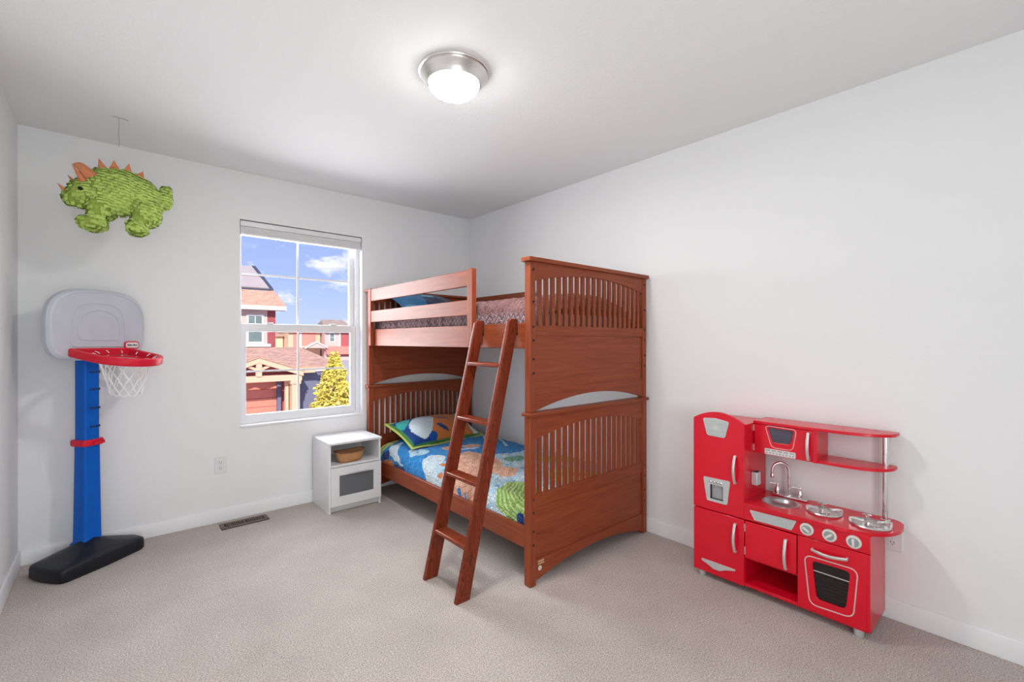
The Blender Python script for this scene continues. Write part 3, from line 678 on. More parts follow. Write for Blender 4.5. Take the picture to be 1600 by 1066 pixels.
sm_ = bo.modifiers.new('smooth', 'SMOOTH'); sm_.factor = .6; sm_.iterations = 6
bpy.context.view_layer.update(); ev = bo.evaluated_get(bpy.context.evaluated_depsgraph_get()); em = ev.to_mesh()
# rows of short paper flaps
pv = [(v_.co.copy(), v_.normal.copy()) for v_ in em.vertices]; ev.to_mesh_clear()
fr = MB(); random.seed(11); cells = {}
for co, no in pv:
    h_ = co.z + .35 * max(0, co.x - .05) + .018 * sin(co.x * 14)
    row = math.floor(h_ / .0165); key = (row, math.floor((co.x * 1.0 + co.y * 1.1) / .0135 + (row % 2) * .5), co.y > 0, no.x > .7, no.z > .4)
    if key in cells and cells[key][2] <= h_: continue
    cells[key] = (co, no, h_)
for co, no, h_ in cells.values():
    dn_ = Vector((0, 0, -1)); tdir = dn_ - no * dn_.dot(no)
    if tdir.length < .25: tdir = Vector((1, 0, 0)) - no * no.x
    tdir.normalize(); sd = no.cross(tdir); w_, l_ = random.uniform(.0085, .0105), random.uniform(.0150, .0195)
    p = co + no * .0008 - tdir * .013; q = p + tdir * l_ + no * random.uniform(.004, .009); md_ = (p + q) / 2 + no * .0035
    k_ = random.uniform(-.003, .003)
    o_ = len(fr.v); fr.v += [tuple(p - sd * w_), tuple(p + sd * w_), tuple(md_ + sd * w_), tuple(md_ - sd * w_), tuple(q + sd * w_ + tdir * k_), tuple(q - sd * w_ - tdir * k_)]; fr.f += [[o_, o_ + 1, o_ + 2, o_ + 3], [o_ + 3, o_ + 2, o_ + 4, o_ + 5]]
fo_ = fr.build('paper_fringe', m_crepe2, dn, smooth=False, recalc=False); fo_['kind'] = 'stuff'
def spike(tip, a, bb, name='back_spike', y=0, th=.012):
    """flat folded card triangle with thickness at its foot"""
    A, Bp, T = Vector((a[0], y, a[1])), Vector((bb[0], y, bb[1])), Vector((tip[0], y, tip[1]))
    d = Vector((0, th, 0)); m_ = MB(); dn2 = (A + Bp) / 2 - T; A2, B2 = A + dn2 * .25, Bp + dn2 * .25
    m_.v = [tuple(A2 - d), tuple(B2 - d), tuple(B2 + d), tuple(A2 + d), tuple(T - d * .12), tuple(T + d * .12)]
    m_.f = [[0, 1, 4], [2, 3, 5], [1, 2, 5, 4], [3, 0, 4, 5], [0, 3, 2, 1]]
    return m_.build(name, m_card, dn, smooth=False)
spike((-.086, .201), (-.093, .139), (-.050, .160)); spike((-.021, .206), (-.041, .165), (.008, .158)); spike((.046, .202), (.018, .160), (.063, .148)); spike((.108, .170), (.079, .148), (.118, .122))
def horn(base_, tip, r, name='horn'):
    b0, t0 = Vector(base_), Vector(tip); ax_ = (t0 - b0).normalized(); u = ax_.orthogonal().normalized(); v_ = ax_.cross(u)
    ring = lambda c, k: [c + (u * cos(2 * pi * i / 12) + v_ * sin(2 * pi * i / 12)) * k for i in range(12)]
    return MB().loft([ring(b0, r), ring(b0.lerp(t0, .6), r * .45), ring(t0, r * .06)]).build(name, m_card, dn)
horn((-.208, -.010, -.022), (-.248, -.022, .022), .016)
horn((-.142, -.062, .042), (-.184, -.085, .122), .017, 'horn'); horn((-.176, .045, .038), (-.218, .050, .094), .017)
# frill: curled card leaf behind each horn
def frill(s_):
    A, B_, C_, D_ = Vector((-.132, s_ * .066, .056)), Vector((-.078, s_ * .070, .088)), Vector((-.180, s_ * .074, .126)), Vector((-.135, s_ * .046, .138))
    def fn(u, v_):
        p = A.lerp(B_, u).lerp(C_.lerp(D_, u), v_); b_ = sin(pi * u) * sin(pi * min(1, v_ * .8 + .1))
        return (p.x, p.y + s_ * .022 * b_ * (1 - v_), p.z + .010 * sin(pi * u) * v_)
    return fn
for s_ in (-1, 1): grid_obj('frill', frill(s_), 12, 10, m_card, dn, thick=.007)
for s_ in (-1, 1): MB().ball((-.152, s_ * .078, -.002), (.011, .010, .010), 12).build('eye', m_hole, dn)
cd = thing('hanging_cord', 'thin pale cord holding the dinosaur from the ceiling', 'cord', (DP[0], DP[1], 2.31), 0, True)
MB().tube([(0, 0, 0), (.001, 0, .06), (0, 0, .12)], .0022, 6).build('ribbon', mat('pale_ribbon', (.75, .75, .72), .6, vary=.03), cd)
MB().tube([(0, 0, .12), (.002, 0, .16), (-.001, 0, .20), (.001, 0, .25), (0, 0, .2925)], .0011, 6).build('wire', mat('grey_wire', (.28, .28, .28), .4, .6, vary=.1), cd)
MB().tube([(-.030, .004, .2925), (0, 0, .2915), (.020, -.006, .289), (.042, -.016, .280)], .0013, 6).build('bent_wire_end', mat('grey_wire'), cd)

# ------------------------------------------------------------------ red play kitchen against the right-hand wall (front looks to -x)
K = thing('play_kitchen', 'red wooden play kitchen with fridge, sink, burners and oven', 'play kitchen', (2.645, .86, 0))
FX, BK = 2.500, 2.792             # front face, back
FY0, FY1 = 1.022, 1.300           # fridge
def yz(pts, a, b, name, m, par=K, bevel=0, holes=(), **kw): return MB().prism(pts, 'x', a, b, holes=holes).build(name, m, par, bevel=bevel, **kw)
def archtop(y0, y1, z0, zl, zr, zp, n=16):
    pts = [(y0, z0), (y1, z0)]
    for i in range(n + 1):
        t = i / n; pts.append((y1 + (y0 - y1) * t, (zl * (1 - t) + zr * t) + (zp - (zl + zr) / 2) * (1 - (2 * t - 1) ** 2)))
    return pts
yz(rect(FY0, FY1, .045, .884), FX + .017, BK, 'fridge_body', m_red, bevel=.002)
def handle(p0, p1, out, par, w=.007, th=.005):
    p0, p1 = Vector(p0), Vector(p1); out = Vector(out); n = 12
    path = [p0 + Vector(out) * 0] + [p0.lerp(p1, i / n) + out * (.35 + .65 * sin(pi * i / n)) for i in range(n + 1)] + [p1]
    s_ = out.cross(p1 - p0).normalized()
    return MB().sweep(path, rounded(rect(-th, th, -w, w), .004, 3), up=tuple(s_)).build('handle', m_satin, par)
ice = [(1.242, .568), (1.093, .571), (1.108, .439), (1.221, .439)]; cav = rect(1.130, 1.202, .454, .533)
fd = yz(archtop(FY0, FY1, .390, .892, .888, .936), FX, FX + .016, 'fridge_door', m_red, bevel=.003, holes=[cav])
fl = yz(rect(FY0, FY1, .033, .383), FX, FX + .016, 'freezer_door', m_red, bevel=.003)
handle((FX + .001, 1.066, .712), (FX + .001, 1.066, .570), (-.030, 0, 0), fd); handle((FX + .001, 1.066, .350), (FX + .001, 1.066, .204), (-.030, 0, 0), fl)
pq = rounded([(1.245, .896), (1.172, .902), (1.098, .890), (1.121, .799), (1.220, .802)], .012, 4)
badge = yz(pq, FX - .004, FX + .001, 'badge', m_silver, fd, bevel=.001)
yz(scl(pq, .9, (1.171, .85)), FX - .0052, FX - .003, 'badge_panel', mat('grey_badge_print', (.50, .53, .53), .5, vary=.12, vscale=1, vmap=(1, 2, 160)), badge)
sunb = MB()
for i in range(14):
    a = 2 * pi * i / 14; c_, s_ = cos(a), sin(a)
    P = [(1.170 + c_ * .011 - s_ * .0016, .850 + s_ * .011 + c_ * .0016), (1.170 + c_ * .026, .850 + s_ * .026), (1.170 + c_ * .011 + s_ * .0016, .850 + s_ * .011 - c_ * .0016)]
    sunb.prism(P, 'x', FX - .0060, FX - .005)
sunb.prism(circ(1.170, .850, .008, 16), 'x', FX - .0062, FX - .005)
sunb.build('badge_emblem', mat('pale_emblem_print', (.64, .64, .62), .5, vary=.05), badge)
ip = yz(rounded(ice, .010, 4), FX - .004, FX + .001, 'ice_dispenser', m_silver, fd, bevel=.001, holes=[cav])
m_cav = mat('grey_dispenser_recess', (.42, .43, .44), .4, .3, vary=.06)
cb = MB().box(FX + .0145, FX + .0165, 1.126, 1.206, .45, .537).box(FX, FX + .0145, 1.126, 1.130, .45, .537).box(FX, FX + .0145, 1.202, 1.206, .45, .537).box(FX, FX + .0145, 1.13, 1.202, .45, .454).box(FX, FX + .0145, 1.13, 1.202, .533, .537).build('recess', m_cav, ip)
for i in range(4): MB().ball((FX - .006, 1.199 - i * .0195, .549), (.005, .0075, .0075), 12).build('button', m_chrome, ip)
yz(rounded([(1.252, .092), (1.215, .080), (1.185, .066), (1.150, .066), (1.120, .082), (1.066, .098), (1.066, .106), (1.252, .104)], .004, 2), FX - .003, FX + .001, 'kick_vent', m_silver, fl, bevel=.001)
# lower cabinet carcass
YR = .488
B(FX + .017, BK, YR, YR + .013, .035, .465).build('side_panel', m_red, K, bevel=.002)
B(FX + .004, BK, YR + .013, FY0, .038, .054).build('bottom_panel', m_red, K, bevel=.001)
B(BK - .006, BK, YR + .013, FY0, .054, .465).build('back_panel', m_red, K)
B(FX + .017, BK - .006, .766, .776, .054, .465).build('divider', m_red, K)
B(FX + .017, BK - .006, .776, FY0, .180, .190).build('shelf', m_red, K)
cp = yz(rect(YR, FY0, .389, .466), FX, FX + .016, 'control_panel', m_red, bevel=.0015)
gp = rounded([(.994, .446), (.775, .452), (.797, .401), (.970, .399)], .006, 3)
gr_ = yz(gp, FX - .003, FX + .001, 'speaker_grille', m_silver, cp, bevel=.001)
m_perf = mat('perforated_grey', (.50, .54, .54), .5, .2, vary=.35, vscale=1, vmap=(1, 420, 420))
yz(scl(gp, .90, (.884, .425)), FX - .0042, FX - .002, 'grille_panel', m_perf, gr_)
m_dial = mat('pale_dial', (.74, .72, .70), .45, vary=.03); m_dgrey = mat('grey_dial', (.36, .38, .39), .4, .3, vary=.05)
for y_, ang in ((.732, 55), (.640, -50), (.547, 5)):
    k_ = MB().lathe([(.029, 0), (.029, -.004), (.027, -.006), (.019, -.006)], (FX, y_, .427), 28, 'x').build('knob', m_dial, cp)
    MB().lathe([(.0195, -.005), (.0195, -.009), (.017, -.012)], (FX, y_, .427), 24, 'x').build('knob_face', m_dgrey, k_)
    a = R(ang); d_ = (sin(a), cos(a)); P = [(y_ + d_[0] * l + d_[1] * w_, .427 + d_[1] * l - d_[0] * w_) for l, w_ in ((-.017, -.0045), (-.017, .0045), (.017, .0045), (.017, -.0045))]
    MB().prism(rounded(P, .003, 2), 'x', FX - .019, FX - .011).build('knob_grip', m_dial, k_, bevel=.001)
cdo = yz(rect(.777, 1.017, .190, .382), FX, FX + .016, 'cabinet_door', m_red, bevel=.002)
handle((FX + .001, .822, .346), (FX + .001, .822, .204), (-.028, 0, 0), cdo)
for zz in (.345, .225): B(FX - .001, FX + .012, 1.0155, 1.0195, zz - .02, zz + .02).build('hinge', m_satin, cdo)
ow = rounded([(.711, .284), (.561, .286), (.578, .109), (.692, .107)], .022, 5)
od = yz(rect(.500, .772, .046, .386), FX, FX + .016, 'oven_door', m_red, bevel=.002, holes=[ow])
def outline(P, r=.0028, name='window_trim', par=None, x=FX):
    return MB().sweep([(x, p[0], p[1]) for p in P], circ(0, 0, r, 6), closed=True).build(name, m_tr, par)
m_tr = mat('pale_pink_trim', (.72, .48, .48), .45, vary=.02)
outline(rounded([(.743, .302), (.532, .305), (.549, .083), (.720, .074)], .035, 6), .0030, 'oven_trim', od)
yz(rect(.552, .720, .10, .29), FX + .010, FX + .012, 'oven_pane', mat('black_oven_pane', (.014, .010, .011), .18, vary=.3, vscale=1, vmap=(1, 1, 90)), od)
B(FX + .004, FX + .008, .556, .714, .2365, .2405).build('oven_rack', m_satin, od)
for i in range(7): B(FX + .0085, FX + .0098, .556, .714, .118 + i * .0165, .1195 + i * .0165).build('oven_rack_wire', mat('dark_rack_wire', (.05, .045, .045), .4, .5, vary=.05), od)
handle((FX + .001, .709, .341), (FX + .001, .572, .343), (-.026, 0, -.006), od)
yz(rect(YR, .500, .046, .386), FX, FX + .016, 'side_edge', m_red)
# counter
cpts = [(FX - .014, FY0), (FX - .014, .62)]
for i in range(15):
    a = pi / 2 * i / 14; cpts.append((2.70 - (2.70 - FX + .014) * cos(a) ** .8, .62 - .215 * sin(a) ** .9))
cpts += [(2.75, .413), (BK - .01, .435), (BK, .46), (BK, FY0)]
SKC = (2.632, .892); cnt = MB().prism(cpts, 'z', .466, .481, holes=[circ(*SKC, .078, 40)]).build('counter', m_red, K, bevel=.003)
MB().lathe([(.086, .481), (.086, .4835), (.083, .4845), (.078, .4825), (.072, .470), (.060, .455), (.035, .446), (.002, .444), (.002, .441), (.04, .442), (.076, .462), (.078, .478)], (*SKC, 0), 44, capa=False).build('sink', mat('grey_steel_sink', (.55, .56, .57), .28, .8, vary=.04), K, angle=50)
fb = B(2.728, 2.768, .800, .968, .481, .494).build('faucet', m_chrome, K, bevel=.005, seg=3)
MB().lathe([(.016, .494), (.016, .500), (.009, .504)], (2.752, .890, 0), 20).build('faucet_collar', m_chrome, fb)
sd = Vector((-.50, .87, 0)).normalized(); pts = [Vector((2.752, .890, .495)), Vector((2.752, .890, .56)), Vector((2.752, .890, .62))]
for i in range(1, 15):
    a = pi * 1.03 * i / 14; pts.append(Vector((2.752, .890, .62)) + sd * .040 * (1 - cos(a)) + Vector((0, 0, .046 * sin(a))))
pts.append(pts[-1] + Vector((0, 0, -.022)))
MB().tube(pts, .0075, 14).build('faucet_spout', m_chrome, fb)
MB().lathe([(.0085, 0), (.0095, .004), (.0095, .016), (.0085, .02)], tuple(pts[-1] + Vector((0, 0, -.012))), 16).build('faucet_nozzle', m_chrome, fb)
for y_ in (.946, .836):
    hv = MB().lathe([(.013, .494), (.014, .500), (.013, .515), (.009, .528), (.006, .534), (.008, .540), (.006, .546), (.001, .548)], (2.748, y_, 0), 18).build('faucet_valve', m_chrome, fb)
    MB().tube([(2.748, y_, .541), (2.738, y_ + .022, .545), (2.733, y_ + .034, .545)], .0035, 8).build('faucet_lever', m_chrome, hv)
m_burn = mat('bright_burner_metal', (.66, .66, .65), .25, .85, vary=.05)
for cx_, cy_, r_ in ((2.640, .698, .072), (2.622, .512, .076)):
    bn = MB().lathe([(r_ * .2, .481), (r_, .481), (r_ + .002, .486), (r_ - .002, .491), (r_ - .007, .490), (r_ - .012, .484), (r_ * .25, .483)], (cx_, cy_, 0), 40).build('burner', m_burn, K, angle=40)
    MB().lathe([(.020, .483), (.022, .488), (.016, .497), (.006, .500), (.001, .500)], (cx_, cy_, 0), 24).build('burner_cap', m_burn, bn)
    for k_ in range(4):
        a = R(22 + 90 * k_); d_ = Vector((cos(a), sin(a), 0)); n_ = Vector((-sin(a), cos(a), 0)); c0 = Vector((cx_, cy_, 0))
        path = [c0 + d_ * (r_ + .000) + Vector((0, 0, .488)), c0 + d_ * (r_ + .001) + Vector((0, 0, .504)), c0 + d_ * (r_ - .012) + Vector((0, 0, .506)), c0 + d_ * .024 + Vector((0, 0, .500))]
        MB().sweep(path, rect(-.0045, .0045, -.0025, .0025), up=tuple(n_)).build('grate_arm', m_burn, bn)
    a = R(112); d_ = Vector((cos(a), sin(a), 0))
    for sgn in (-1, 1):
        q = Vector((cx_, cy_, .5065)) + Vector((-d_.y, d_.x, 0)) * sgn * (r_ - .006)
        MB().sweep([q - d_ * .018, q + d_ * .018], rect(-.0045, .0045, -.002, .002)).build('grate_arm', m_burn, bn)
# upper cabinet (microwave), shelves, post
MX = 2.619
mo = B(MX + .012, BK, .7435, FY0, .742, .882).build('microwave_cabinet', m_red, K, bevel=.001)
B(MX, BK, .722, .7435, .722, .882).build('microwave_side', m_red, K, bevel=.001)
B(MX + .012, BK, .7435, FY0, .727, .742).build('microwave_floor', m_red, K, bevel=.001)
mw = rounded([(.949, .868), (.826, .866), (.842, .794), (.927, .791)], .012, 4)
md = yz(rect(.7445, 1.018, .724, .880), MX, MX + .012, 'microwave_door', m_red, bevel=.002, holes=[mw])
yz(rect(.81, .96, .78, .875), MX + .007, MX + .0095, 'microwave_pane', mat('smoky_violet_pane', (.075, .070, .105), .12, vary=.15, vscale=1, vmap=(1, 3, 30)), md)
outline(rounded([(.963, .877), (.813, .874), (.831, .765), (.930, .764)], .022, 5), .0020, 'microwave_trim', md, MX)
kp = yz(rounded([(.964, .757), (.817, .757), (.817, .727), (.964, .727)], .004, 2), MX - .002, MX + .001, 'keypad', m_dial, md)
for i in range(9): yz(circ(.953 - i * .0158, .7355, .0042, 10), MX - .003, MX - .0015, 'key', m_dgrey, kp)
for i in range(5):
    for j in range(4): yz(rect(.9575 - i * .0285 - j * .0055 - .0042, .9575 - i * .0285 - j * .0055, .7455, .7525), MX - .003, MX - .0015, 'key', m_dgrey, kp)
handle((MX + .001, .760, .866), (MX + .001, .760, .735), (-.024, 0, 0), md)
for zz in (.858, .752): B(MX - .0015, MX + .008, 1.0165, 1.0212, zz - .017, zz + .017).build('hinge', m_satin, md)
def shelfpoly(x0_, ys_, yt, full):
    P = [(x0_, full), (x0_, ys_)]
    for i in range(1, 19):
        a = pi / 2 * i / 18; P.append((BK - .012 - (BK - .012 - x0_) * cos(a) ** .75, ys_ - (ys_ - yt) * sin(a) ** 1.0))
    return P + [(BK, yt + .012), (BK, full)]
MB().prism(shelfpoly(MX - .004, .66, .432, FY0), 'z', .882, .897).build('top_shelf', m_red, K, bevel=.002)
MB().prism(shelfpoly(MX + .004, .62, .440, .722), 'z', .722, .737).build('lower_shelf', m_red, K, bevel=.002)
MB().tube([(2.742, .478, .481), (2.742, .478, .722)], .0125, 20).build('post', m_chrome, K); MB().tube([(2.742, .478, .737), (2.742, .478, .882)], .0125, 20).build('post', m_chrome, K)
MB().lathe([(.020, .481), (.020, .486), (.013, .490)], (2.742, .478, 0), 20).build('post_collar', m_chrome, K)
ph = B(2.588, 2.640, .990, FY0, .553, .622).build('phone_holder', m_silver, K, bevel=.004)
B(2.597, 2.631, .9945, 1.012, .6222, .6235).build('holder_opening', m_hole, ph)
for x_, y_ in ((2.53, 1.262), (2.53, .535), (2.76, 1.262), (2.76, .535)): MB().lathe([(.016, 0), (.019, .004), (.021, .036), (.021, .046)], (x_, y_, 0), 20).build('foot', m_silver, K)

# ------------------------------------------------------------------ outside: ground, garage, houses, tree (real size, second-floor view)
G = -2.9
m_ground = mat('pale_concrete', (.42, .40, .40), .9, vary=.12, vscale=.6)
struct(B(-60, 120, 4.3, 220, G - .2, G).build('ground', m_ground, smooth=False), 'paved ground outside the window')
m_shingle = mat('brown_shingles', (.52, .31, .225), .9, vary=.35, vscale=3.2, vmap=(1, 1, 5), bump=.8, bscale=6)
m_shade = mat('shaded_shingles', (.20, .165, .185), .9, vary=.3, vscale=3.2, vmap=(1, 1, 5))  # darker violet copy of the shingles, roof shade mixed into its colour
m_peach = mat('peach_trim_paint', (.72, .47, .32), .6, vary=.04); m_pink = mat('salmon_garage_paint', (.78, .24, .175), .55, vary=.04)
m_mar = mat('maroon_siding', (.42, .10, .105), .7, vary=.08); m_pinkw = mat('pale_pink_siding', (.62, .45, .41), .7, vary=.04); m_beige = mat('beige_siding', (.72, .54, .36), .7, vary=.05)
m_coral = mat('coral_siding', (.74, .25, .20), .7, vary=.05); m_slate_shade = mat('slate_blue_with_shade', (.16, .16, .24), .7, vary=.06)  # slate tone of the jamb, also carries the painted shade beside the column
m_win = mat('far_window_glass', (.17, .22, .22), .12, vary=.15, vscale=2); m_panel = mat('solar_panel', (.44, .37, .35), .35, vary=.06, vscale=1); m_pedge = mat('solar_panel_edge', (.05, .06, .10), .5, vary=.1)
m_otrim = mat('outdoor_white_trim', (.74, .72, .74), .5, vary=.03)
def hip(name, x0, x1, y0, y1, z0, z1, xr0, xr1, m, par, yr=None, th=.18):
    yr = yr if yr is not None else (y0 + y1) / 2; m_ = MB()
    for d in (0, -th): m_.v += [(x0, y0, z0 + d), (x1, y0, z0 + d), (x1, y1, z0 + d), (x0, y1, z0 + d), (xr0, yr, z1 + d), (xr1, yr, z1 + d)]
    m_.f = [[0, 1, 5, 4], [1, 2, 5], [2, 3, 4, 5], [3, 0, 4], [6, 7, 11, 10], [7, 8, 11], [8, 9, 10, 11], [9, 6, 10]] + [[i, (i + 1) % 4, (i + 1) % 4 + 6, i + 6] for i in range(4)]
    return m_.build(name, m, par, smooth=False)
def wind(par, x0, x1, z0, z1, y, tr=.12, frame=None, split=True):
    f_ = MB().prism(rect(x0, x1, z0, z1), 'y', y - .06, y + .02, holes=[rect(x0 + tr, x1 - tr, z0 + tr, z1 - tr)]).build('window', frame or m_otrim, par, smooth=False)
    zm = (z0 + z1) / 2
    for a, b_ in ((z0 + tr, zm - .03), (zm + .03, z1 - tr)): B(x0 + tr, x1 - tr, y - .02, y, a, b_).build('pane', m_win, f_, smooth=False)
    B(x0 + tr, x1 - tr, y - .04, y + .01, zm - .03, zm + .03).build('meeting_rail', frame or m_otrim, f_)
    if split: B((x0 + x1) / 2 - .025, (x0 + x1) / 2 + .025, y - .035, y - .02, zm + .03, z1 - tr).build('muntin', frame or m_otrim, f_)
# garage across the lane
ga = thing('garage', 'peach-trimmed garage with salmon door and brown shingle roof outside the window', 'garage', (5.5, 25, G))
GY = 22.0; px_, pz = 4.62, .60; sl = .36
def rz_(x): return pz - abs(x - px_) * sl
for s_ in (-1, 1):
    MB().prism([(px_, pz), (px_ + s_ * 1.80, rz_(px_ + 1.80)), (px_ + s_ * 1.80, rz_(px_ + 1.80) - .22), (px_, pz - .24)], 'y', GY - .12, GY).build('barge_board', m_peach, ga, smooth=False)
    MB().prism([(px_, pz + .05), (px_ + s_ * 1.86, rz_(px_ + 1.86) + .05), (px_ + s_ * 1.86, rz_(px_ + 1.86)), (px_, pz)], 'y', GY - .16, GY + 3.2).build('gable_roof', m_shingle, ga, smooth=False)
MB().prism([(px_ - 1.7, -.1), (px_ + 1.7, -.1), (px_, pz - .1)], 'y', GY + .45, GY + .6).build('gable_wall', m_mar, ga, smooth=False)
B(px_ - .11, px_ + .11, GY - .10, GY + .1, -.22, pz - .12).build('king_post', m_peach, ga)
for s_ in (-1, 1): MB().prism([(px_ + s_ * .08, .02), (px_ + s_ * .62, .26), (px_ + s_ * .62, .36), (px_ + s_ * .08, .14)], 'y', GY - .06, GY + .06).build('brace', m_peach, ga)
B(px_ - 1.75, px_ + 1.75, GY - .06, GY + .25, -.46, -.20).build('beam', m_peach, ga)
B(5.93, 6.27, GY - .06, GY + .28, G, -.46).build('column', m_peach, ga); B(5.88, 6.32, GY - .10, GY + .30, -.62, -.46).build('column_cap', m_peach, ga)
B(5.76, 5.90, GY + .3, GY + .5, G, -.46).build('door_trim', m_peach, ga); B(5.60, 5.76, GY + 1.0, GY + 1.31, G, -.46).build('door_jamb', m_slate_shade, ga)
B(2.2, 7.9, GY + 1.32, GY + 5.5, G, -.15).build('wall', m_mar, ga, smooth=False)
for i in range(6): B(2.6, 5.60, GY + 1.14, GY + 1.31, G + .02 + i * .40, G + .405 + i * .40).build('door_panel', m_pink, ga, bevel=.012, smooth=False)
B(6.32, 7.88, GY + 1.1, GY + 1.31, G, -.20).build('shaded_wall', m_slate_shade, ga, smooth=False)  # wall under the eave, its shade painted as dark slate blue
hip('main_roof', 1.2, 8.5, GY + .9, GY + 11.0, .12, .96, 4.4, 8.0, m_shingle, ga, yr=28.0)
B(6.36, 7.25, GY + .55, GY + .92, -.18, .02).build('fascia', m_peach, ga); B(7.1, 7.9, GY + .42, GY + .62, -.14, .04).build('gutter', m_otrim, ga, bevel=.05)
# two-storey house with solar panels
ho = thing('house', 'maroon and pale pink house with solar panels beyond the garage', 'house', (6, 38, G))
B(2.0, 8.65, 36.0, 45.0, G, 3.60).build('wall', m_mar, ho, smooth=False)
B(2.0, 8.10, 35.90, 36.0, .9, 3.60).build('front_panel', m_pinkw, ho, smooth=False)
for i in range(5): B(8.16 + i * .10, 8.235 + i * .10, 35.93, 36.0, -1, 3.58).build('siding_board', m_mar, ho, smooth=False)
hip('roof', 1.0, 9.25, 35.4, 46.6, 3.80, 7.15, 2.5, 8.35, m_shingle, ho)
B(1.0, 9.22, 35.32, 35.44, 3.48, 3.76).build('fascia', m_otrim, ho); B(1.0, 9.2, 35.44, 36.0, 3.46, 3.54).build('soffit', m_pinkw, ho)
wind(ho, 6.78, 7.86, 1.12, 3.18, 35.90, .13)
B(6.1, 8.3, 35.78, 35.9, .90, 1.10).build('window_ledge', m_otrim, ho); wind(ho, 5.3, 6.3, 1.12, 3.18, 35.90, .13)
ms = (7.15 - 3.80) / (41 - 35.4)
def on(x, y, up_): return (x, y - up_ * .5, 3.80 + ms * (y - 35.4) + up_)
for i, (xa, xb, xc, xd) in enumerate(((6.55, 8.62, 8.36, 6.75), (6.75, 8.36, 8.12, 6.95))):
    ya, yb = (37.65, 39.3) if i == 0 else (39.4, 40.95)
    m_ = MB(); m_.v = [on(4.4, ya, .10), on(xb, ya, .10), on(xc, yb, .10), on(4.6, yb, .10), on(4.4, ya, .02), on(xb, ya, .02), on(xc, yb, .02), on(4.6, yb, .02)]
    m_.f = [[0, 1, 2, 3], [7, 6, 5, 4], [0, 4, 5, 1], [1, 5, 6, 2], [2, 6, 7, 3], [3, 7, 4, 0]]; m_.build('solar_panel', m_panel, ho, smooth=False)
m_ = MB(); m_.v = [on(8.62, 37.6, .14), on(8.85, 37.5, .14), on(8.36, 41.0, .14), on(8.12, 41.0, .14)]; m_.v += [(a, b_, c_ - .12) for a, b_, c_ in m_.v]
m_.f = [[0, 1, 2, 3], [7, 6, 5, 4], [0, 4, 5, 1], [1, 5, 6, 2], [2, 6, 7, 3], [3, 7, 4, 0]]; m_.build('panel_edge', m_pedge, ho, smooth=False)
B(4.4, 8.7, 37.45, 37.55, 5.03, 5.16).build('panel_rail', m_pedge, ho)
# far row of houses
def farhouse(label, x0, x1, y, z1, wallm, roofm, ridge, bits):
    h_ = thing('house', label, 'house', ((x0 + x1) / 2, y + 4, G))
    B(x0, x1, y, y + 9, G, z1).build('wall', wallm, h_, smooth=False)
    hip('roof', x0 - .08, x1 + .08, y - .6, y + 9.6, z1 - .1, ridge, x0 + (x1 - x0) * .12, x1 - (x1 - x0) * .25, roofm, h_)
    for k_, a in bits:
        if k_ == 'w': wind(h_, *a, y, .18, split=False)
        else: B(a[0], a[1], y - a[4], y, a[2], a[3]).build({'p': 'siding_panel', 't': 'corner_trim', 'd': 'porch_beam'}[k_], a[5], h_, smooth=False)
    return h_
farhouse('distant beige house at the end of the lane', 22.5, 26.4, 104, 2.5, m_beige, m_shingle, 3.3, [('w', (23.6, 24.8, .3, 1.9))])
fh = farhouse('distant coral house with white porch gable', 26.6, 33.0, 101, 3.3, m_peach, m_shingle, 4.6, [('p', (27.6, 28.6, -1, 2.9, .1, m_coral)), ('p', (29.2, 32.0, .4, 3.2, .1, m_coral)), ('w', (30.0, 31.2, 1.2, 2.9)), ('t', (28.9, 29.2, -1, 3.3, .15, m_otrim))])
MB().prism([(29.3, -.2), (33.2, -.2), (31.3, 1.0)], 'y', 98, 100.9).build('porch_gable', m_pinkw, fh, smooth=False)
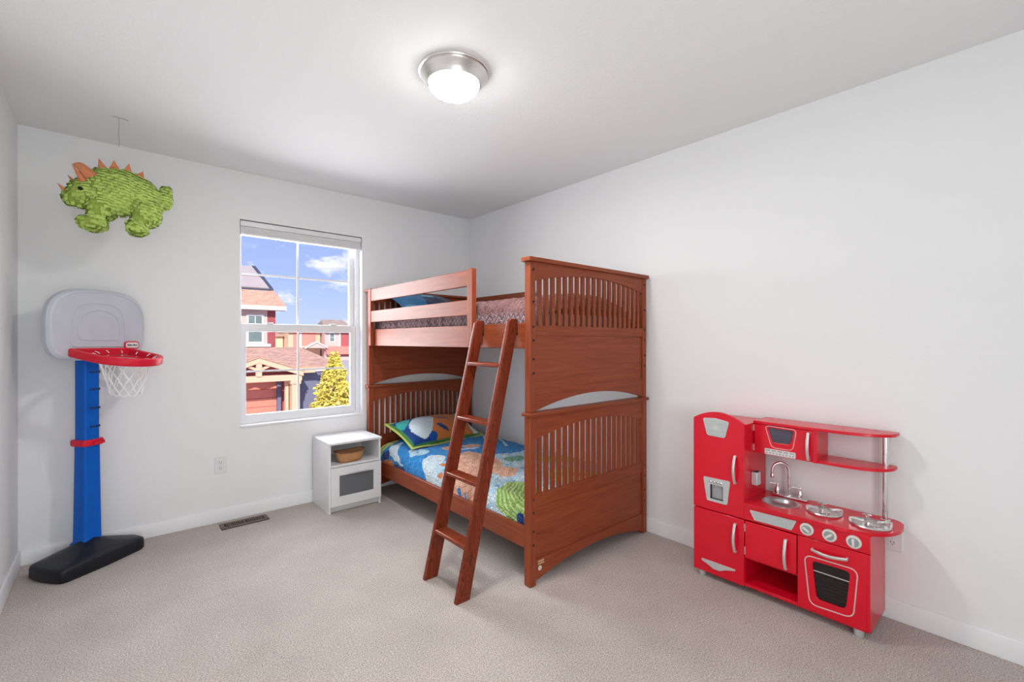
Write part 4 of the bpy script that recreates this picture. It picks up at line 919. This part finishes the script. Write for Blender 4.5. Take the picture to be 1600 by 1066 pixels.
for s_ in (-1, 1): MB().prism([(31.3, 1.25), (31.3 + s_ * 2.3, -.05), (31.3 + s_ * 2.3, -.35), (31.3, .95)], 'y', 97.8, 98.1).build('porch_barge_board', m_otrim, fh, smooth=False)
farhouse('distant tan and maroon house under a grey-brown roof', 33.3, 40.5, 99, 3.3, m_pinkw, mat('grey_brown_roof', (.33, .25, .22), .9, vary=.15, vscale=1), 6.0, [('p', (36.6, 40.5, -2, 3.1, .1, m_mar)), ('w', (34.2, 35.4, 1.0, 3.0)), ('w', (37.6, 39.0, 1.0, 2.8)), ('p', (33.4, 40.4, -1.6, .1, .8, m_coral)), ('t', (36.3, 36.6, -2, 3.3, .15, m_otrim))])
# yellow autumn tree
tr_ = thing('autumn_tree', 'bright yellow autumn tree outside the window', 'tree', (5.05, 14.2, G))
MB().sweep([(5.05, 14.2, G), (5.07, 14.2, -1.6), (5.08, 14.18, -.4), (5.10, 14.2, .7)], circ(0, 0, .06, 8)).build('trunk', mat('tree_bark', (.16, .11, .08), .9, vary=.2), tr_)
m_leaf = mat('yellow_leaves', (.74, .62, .12), .7, vary=.5, vscale=9); random.seed(5); lf = MB()
for i in range(9000):
    t_ = random.random() ** .8; z_ = .90 - t_ * 3.0
    rmax = .08 + .68 * min(1, (t_ * 1.9)) ** .8 * (1 if t_ < .8 else (1 - t_) / .2 * .7 + .3)
    rmax *= .80 + .28 * sin(t_ * 37 + 1) * .5 + random.uniform(-.05, .12)
    a = random.uniform(0, 2 * pi); r_ = rmax * sqrt(random.uniform(.25, 1)); c_ = Vector((5.07 + r_ * cos(a), 14.2 + r_ * sin(a), z_ + .10 * sin(a * 5 + t_ * 20)))
    u_ = Vector((random.gauss(0, 1), random.gauss(0, 1), random.gauss(0, 1))).normalized(); w_ = u_.orthogonal().normalized(); s_ = random.uniform(.035, .065)
    o_ = len(lf.v); lf.v += [tuple(c_ - u_ * s_), tuple(c_ + w_ * s_ * .6), tuple(c_ + u_ * s_), tuple(c_ - w_ * s_ * .6)]; lf.f.append([o_, o_ + 1, o_ + 2, o_ + 3])
fo2 = lf.build('foliage', m_leaf, tr_, smooth=False, recalc=False); fo2['kind'] = 'stuff'
